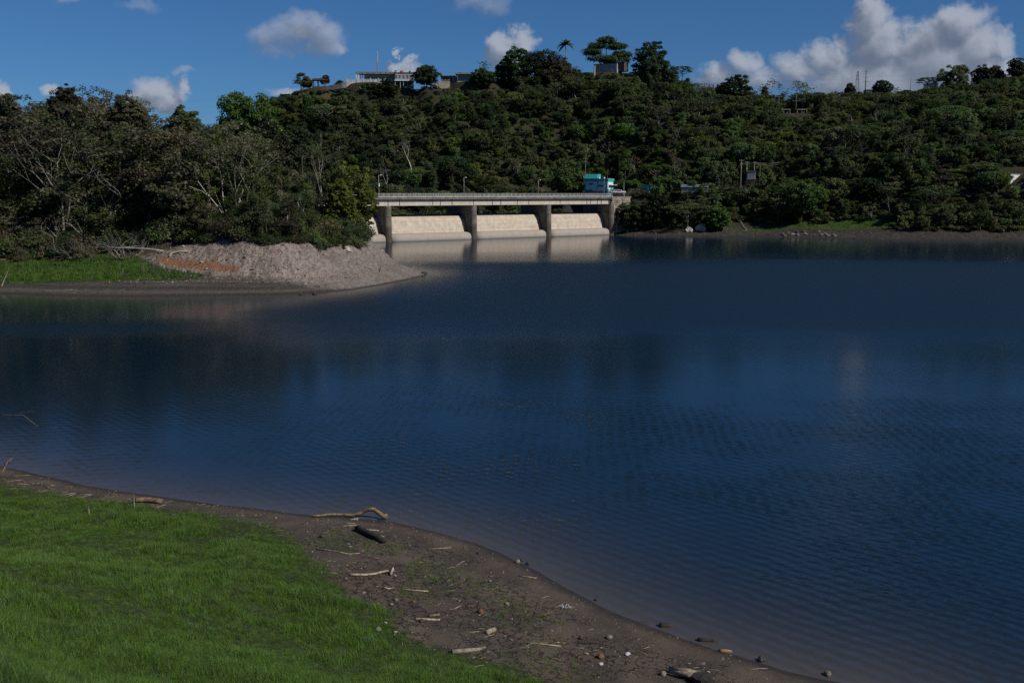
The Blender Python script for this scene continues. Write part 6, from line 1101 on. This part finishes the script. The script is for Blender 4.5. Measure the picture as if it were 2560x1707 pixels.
gravel('gravel', 380, .04, (-40, 22, 30, 90, lambda x, y: (sdpoly(x, y, near_poly) > .3) & (sdpoly(x, y, grass_poly) < .3)), H_near, 'tiny pale shells and chips on the near mud', [ROCK_P, LITTER_W, ROCK_P, DRIFT], 9)
# ---- peninsula
def pg(px, py, lift=0.0): h = hit(px, py, 150, 320, H_pen); return Vector((h.x, h.y, h.z + lift))
def brush(px, py, wpx, hpx, seed, label, lean=0.0, n=9):
    p = pg(px, py); k = MPP(p.y); o = thing('dead_brush', label, 'brush', p); g = np.random.default_rng(seed)
    for i in range(n): m = MB(); a = -1.0 + 2.0 * i / (n - 1); limb(m, g, (a * wpx * k * .16, g.normal(0, .4), -.1), (a * .9 + lean, g.normal(0, .35), .75), hpx * k * .50, .055, 4, .50, .24, (2, 3), None, 4); m.build('dead_branch', PALE, o)
    return o
brush(318, 648, 150, 78, 1, 'large tangle of bleached dead branches above the grassy cove', 0, 15); brush(196, 650, 80, 60, 2, 'smaller spray of bleached dead branches left of the large tangle', -.45, 7)
_q = pg(408, 632, .3); twig([P(250, 619, _q.y + 1.2), P(300, 620, _q.y + .9), P(345, 621, _q.y + .6), P(380, 624, _q.y + .3), _q], .15, .26, PALE, 'long straight pale trunk lying across the dead brush', 'fallen_trunk', 8, 'log', forks=1); twig([pg(424, 645, .2), pg(430, 638, .45), pg(448, 634, .4), pg(468, 632, .3)], .24, .2, PALE, 'short thick bleached log above the orange soil', 'log', 8, 'log')
twig([pg(205, 645, .3), pg(214, 636, .8), pg(240, 632, .9), pg(262, 628, 1.1)], .14, .05, PALE, 'bent bleached limb between the two dead brush piles', 'branch', 6, 'branch', forks=2); twig([pg(4, 716), pg(14, 700, .6), pg(25, 690, 1.6)], .15, .05, DRIFT, 'leaning bleached stake at the left end of the cove', 'branch', 6, 'branch', forks=2); twig([pg(455, 702), pg(470, 700, .25), pg(490, 698, .15)], .09, .03, DRIFT_D, 'dark root tangle on the mud below the orange soil', 'root', 5, 'root', forks=4); twig([pg(948, 681), pg(952, 674, .6), pg(953, 666, 1.3)], .10, .03, DRIFT_D, 'small dark upright snag on the peninsula tip', 'snag', 5, 'snag', forks=3); twig([pg(1026, 680), pg(1034, 672, .5), pg(1036, 665, 1.1)], .08, .03, DRIFT, 'thin grey snag near the very tip of the peninsula', 'snag', 5, 'snag', forks=3); twig([pg(1040, 683), pg(1048, 676, .6)], .05, .02, DRIFT, 'short twig beside the thin grey tip snag', 'snag', 4, 'snag', forks=1)
twig([pg(720, 594, .3), pg(742, 594, .5), pg(765, 596, .3)], .11, .08, DRIFT, 'grey branch lying on the bank crest under the bushes', 'branch', 6, 'branch'); twig([pg(148, 698), pg(162, 692, .3), pg(178, 688, .2)], .07, .04, DRIFT, 'pale stick on the left cove grass', 'branch', 5, 'branch'); twig([pg(300, 690, .1), pg(306, 686, .4), pg(310, 682, .9)], .06, .03, DRIFT, 'small forked stick standing at the grass edge', 'branch', 5, 'branch', forks=2)
stone(272, 707, 6, 'small brown post-like stump at the cove mud edge', DRIFT_B, 1.2, .2, 'stump', 'stump', at=pg(272, 708))
stone(868, 628, 20, 'big pale block in the loose bank near the tip', ROCK_P, .8, .35, 'boulder', 'boulder', at=pg(868, 629)); stone(655, 736, 9, 'dark stone at the peninsula waterline, left one', ROCK_D, .6, .3, at=pg(752, 737)); stone(788, 737, 11, 'dark stone at the peninsula waterline, right one', ROCK_D, .6, .3, at=pg(786, 736)); stone(1062, 684, 9, 'dark stone at the very tip of the peninsula', ROCK_D, .7, .3, at=pg(1058, 684))
sticks(70, (0, 1020), (688, 740), lambda x, y: _np(x, y, pen_poly) > .6, H_pen, 'stick on the grey peninsula mud', 'bleached sticks on the peninsula mud', .95, 160, 280, 3)
bank_ok = lambda x, y: (lambda s, z: (z > 1.6) & (z < 9.8) & (s > 4))(sdpoly(x, y, pen_poly), H_pen(x, y)) & (x > -78)
gravel('rubble', 8000, .16, (-80, -19, 188, 262, bank_ok), H_pen, 'crumbled pale stones and clods on the peninsula bank', [surf('pale_pinkish_clod', (.33, .28, .245), .95, .3, 2, rnd=.35), surf('grey_clod', (.20, .18, .165), .95, .3, 2, rnd=.3), surf('dark_clod', (.07, .06, .055), .95, .3, 2), surf('tan_clod', (.25, .205, .17), .95, .3, 2, rnd=.3)], 21)
# ---- far shore on the right
def fg(px, py, lift=0.0): h = hit(px, py, 405, 520, H_far); return Vector((h.x, h.y, h.z + lift))
stone(1751, 575, 26, 'big pale boulder on the far shore', ROCK_P, .85, .25, 'boulder', 'boulder', at=fg(1751, 577)); stone(1722, 579, 22, 'low pale boulder left of the big one', ROCK_P, .7, .3, 'boulder', 'boulder', at=fg(1722, 581)); stone(1569, 579, 9, 'small pale stone near the end of the dam', ROCK_P, .8, .3, at=fg(1569, 580)); stone(1590, 574, 9, 'second small stone right of the dam end', ROCK_P, .8, .3, at=fg(1590, 575)); stone(1646, 552, 26, 'grey rock face in the shade above the far mud', ROCK, .9, .3, 'boulder', 'boulder', at=fg(1646, 558))
twig([fg(1822, 552, 1.6), fg(1840, 555, 1.4), fg(1852, 560, 1.0), fg(1860, 570, .4), fg(1868, 576, .1)], .07, .20, PALE, 'bleached arching branch on the far shore', 'branch', 7, 'branch', forks=5, seed=2); twig([fg(1806, 580, .1), fg(1812, 566, 1.0), fg(1808, 556, 1.8)], .14, .05, PALE, 'upright bleached root left of the arching branch', 'branch', 6, 'branch', forks=3, seed=3); twig([fg(1670, 570, .2), fg(1695, 568, .4), fg(1718, 570, .3)], .16, .12, DRIFT, 'long grey log behind the low pale boulder', 'log', 7, 'log'); twig([fg(1548, 586, .2), fg(1580, 583, .2), fg(1608, 584, .1)], .13, .09, DRIFT, 'grey log along the waterline near the dam', 'log', 7, 'log'); twig([fg(1952, 572, .1), fg(1958, 564, .8)], .08, .03, PALE, 'short white stick standing in the far grass strip', 'branch', 5, 'branch'); twig([fg(2092, 546, .3), fg(2112, 543, .5)], .12, .08, PALE, 'pale log at the top of the far grass strip', 'log', 6, 'log'); twig([fg(2015, 552, .3), fg(2030, 546, .6), fg(2048, 543, .8)], .07, .04, PALE, 'thin pale driftwood below the rounded shore tree', 'branch', 5, 'branch', forks=3)
stone(2072, 546, 6, 'small white marker stone in the far grass', LITTER_W, 1.3, .15, at=fg(2072, 547))
g_ = np.random.default_rng(44)
for i in range(34):
    px = g_.uniform(1955, 2090); f = (px - 1955) / 135; py = 592 - g_.uniform(0, 16) * math.sin(math.pi * min(1, f * .9 + .1)); stone(px, py, g_.uniform(4, 10), 'broken grey rock in the heap at the far waterline', ROCK if i % 3 else ROCK_D, .8, .35, 'stone', 'rock', at=fg(px, py), group='broken rocks heaped at the far waterline')
sticks(40, (1560, 2540), (572, 600), lambda x, y: _np(x, y, far_poly) > .8, H_far, 'stick on the far shore mud', 'pale sticks on the far shore', 1.3, 410, 480, 6)
gravel('rubble', 1300, .26, (30, 240, 400, 480, lambda x, y: (sdpoly(x, y, far_poly) > .3) & (sdpoly(x, y, far_poly) < 17) & (sdpoly(x, y, far_grass_poly) < 0)), H_far, 'dark and grey stones along the far shoreline', [ROCK, ROCK_D, ROCK_D, ROCK_D], 31)
# ------------------------------------------------------------------ the woods, then labels that single each tree out
KEEP_CLEAR += [(862, 1300, 217, 600), (1490, 1545, 175, 600), (770, 862, 222, 600), (1462, 1582, 476, 500), (1600, 1640, 474, 490), (1842, 1905, 438, 478), (2505, 2555, 452, 455), (1940, 2020, 287, 582), (2035, 2050, 372, 522), (940, 1545, 515, 470), (1340, 1352, 470, 470)]
N_PEN = peninsula_wood(); N_REST = hill_wood()
ZONES_P = [(45, 'at the left edge'), (110, 'above the leaning stake'), (230, 'above the smaller dead brush'), (340, 'above the large dead brush'), (450, 'above the pale fallen trunk'), (560, 'above the orange soil'), (680, 'below the big glossy tree'), (780, 'above the middle of the pale bank'), (850, 'left of the tip bushes'), (5000, 'at the peninsula tip')]
ZONES_H = [(760, 'behind the peninsula wood'), (900, 'below the gazebo'), (1000, 'behind the leftmost bridge lamp'), (1120, 'left of the second lamp'), (1240, 'right of the second lamp'), (1350, 'behind the third lamp'), (1450, 'left of the teal building'), (1560, 'above the teal building'), (1680, 'above the abutment'), (1780, 'above the far boulders'), (1900, 'around the utility poles'), (2040, 'above the far grass strip'), (2200, 'over the dark opening'), (2380, 'right of the dark opening'), (5000, 'near the right edge')]
ORD = ['first', 'second', 'third', 'fourth', 'fifth', 'sixth', 'seventh', 'eighth', 'ninth', 'tenth']
def relabel():
    bins = {}
    for o in list(scene.objects):
        if o.parent is None and o.get('category') in ('tree', 'shrub') and o.get('group'):
            x, y, z = o.location; h = max((c.dimensions.z for c in o.children), default=5); px, pyb = photo_px(x, y, z); _, pyt = photo_px(x, y, z + 7)
            pen = y < 380; zone = next(t for lim, t in (ZONES_P if pen else ZONES_H) if px < lim); edges = (((470, 'front row'), (390, 'middle row'), (0, 'back row')) if pen else ((430, 'low slope'), (320, 'mid-slope'), (0, 'upper slope')))
            row = next(t for lim, t in edges if pyt >= lim); head = o['label'].split(' tree ')[0] + ' tree' if ' tree ' in o['label'] else o['label'].split(' shrub ')[0] + ' shrub'
            bins.setdefault('%s, %s, %s' % (head, row, zone), []).append((px, o)); o['group'] = 'trees crowded on the peninsula' if pen else 'trees of the wood across the lake'
    for lb, l in bins.items():
        l.sort(key=lambda q: q[0])
        for i, (px, o) in enumerate(l): o['label'] = lb if len(l) == 1 else '%s, %s from left' % (lb, ORD[i]) if i < 10 else lb + ', far right ones'
bpy.context.view_layer.update(); relabel(); print('TREES', N_PEN, N_REST)
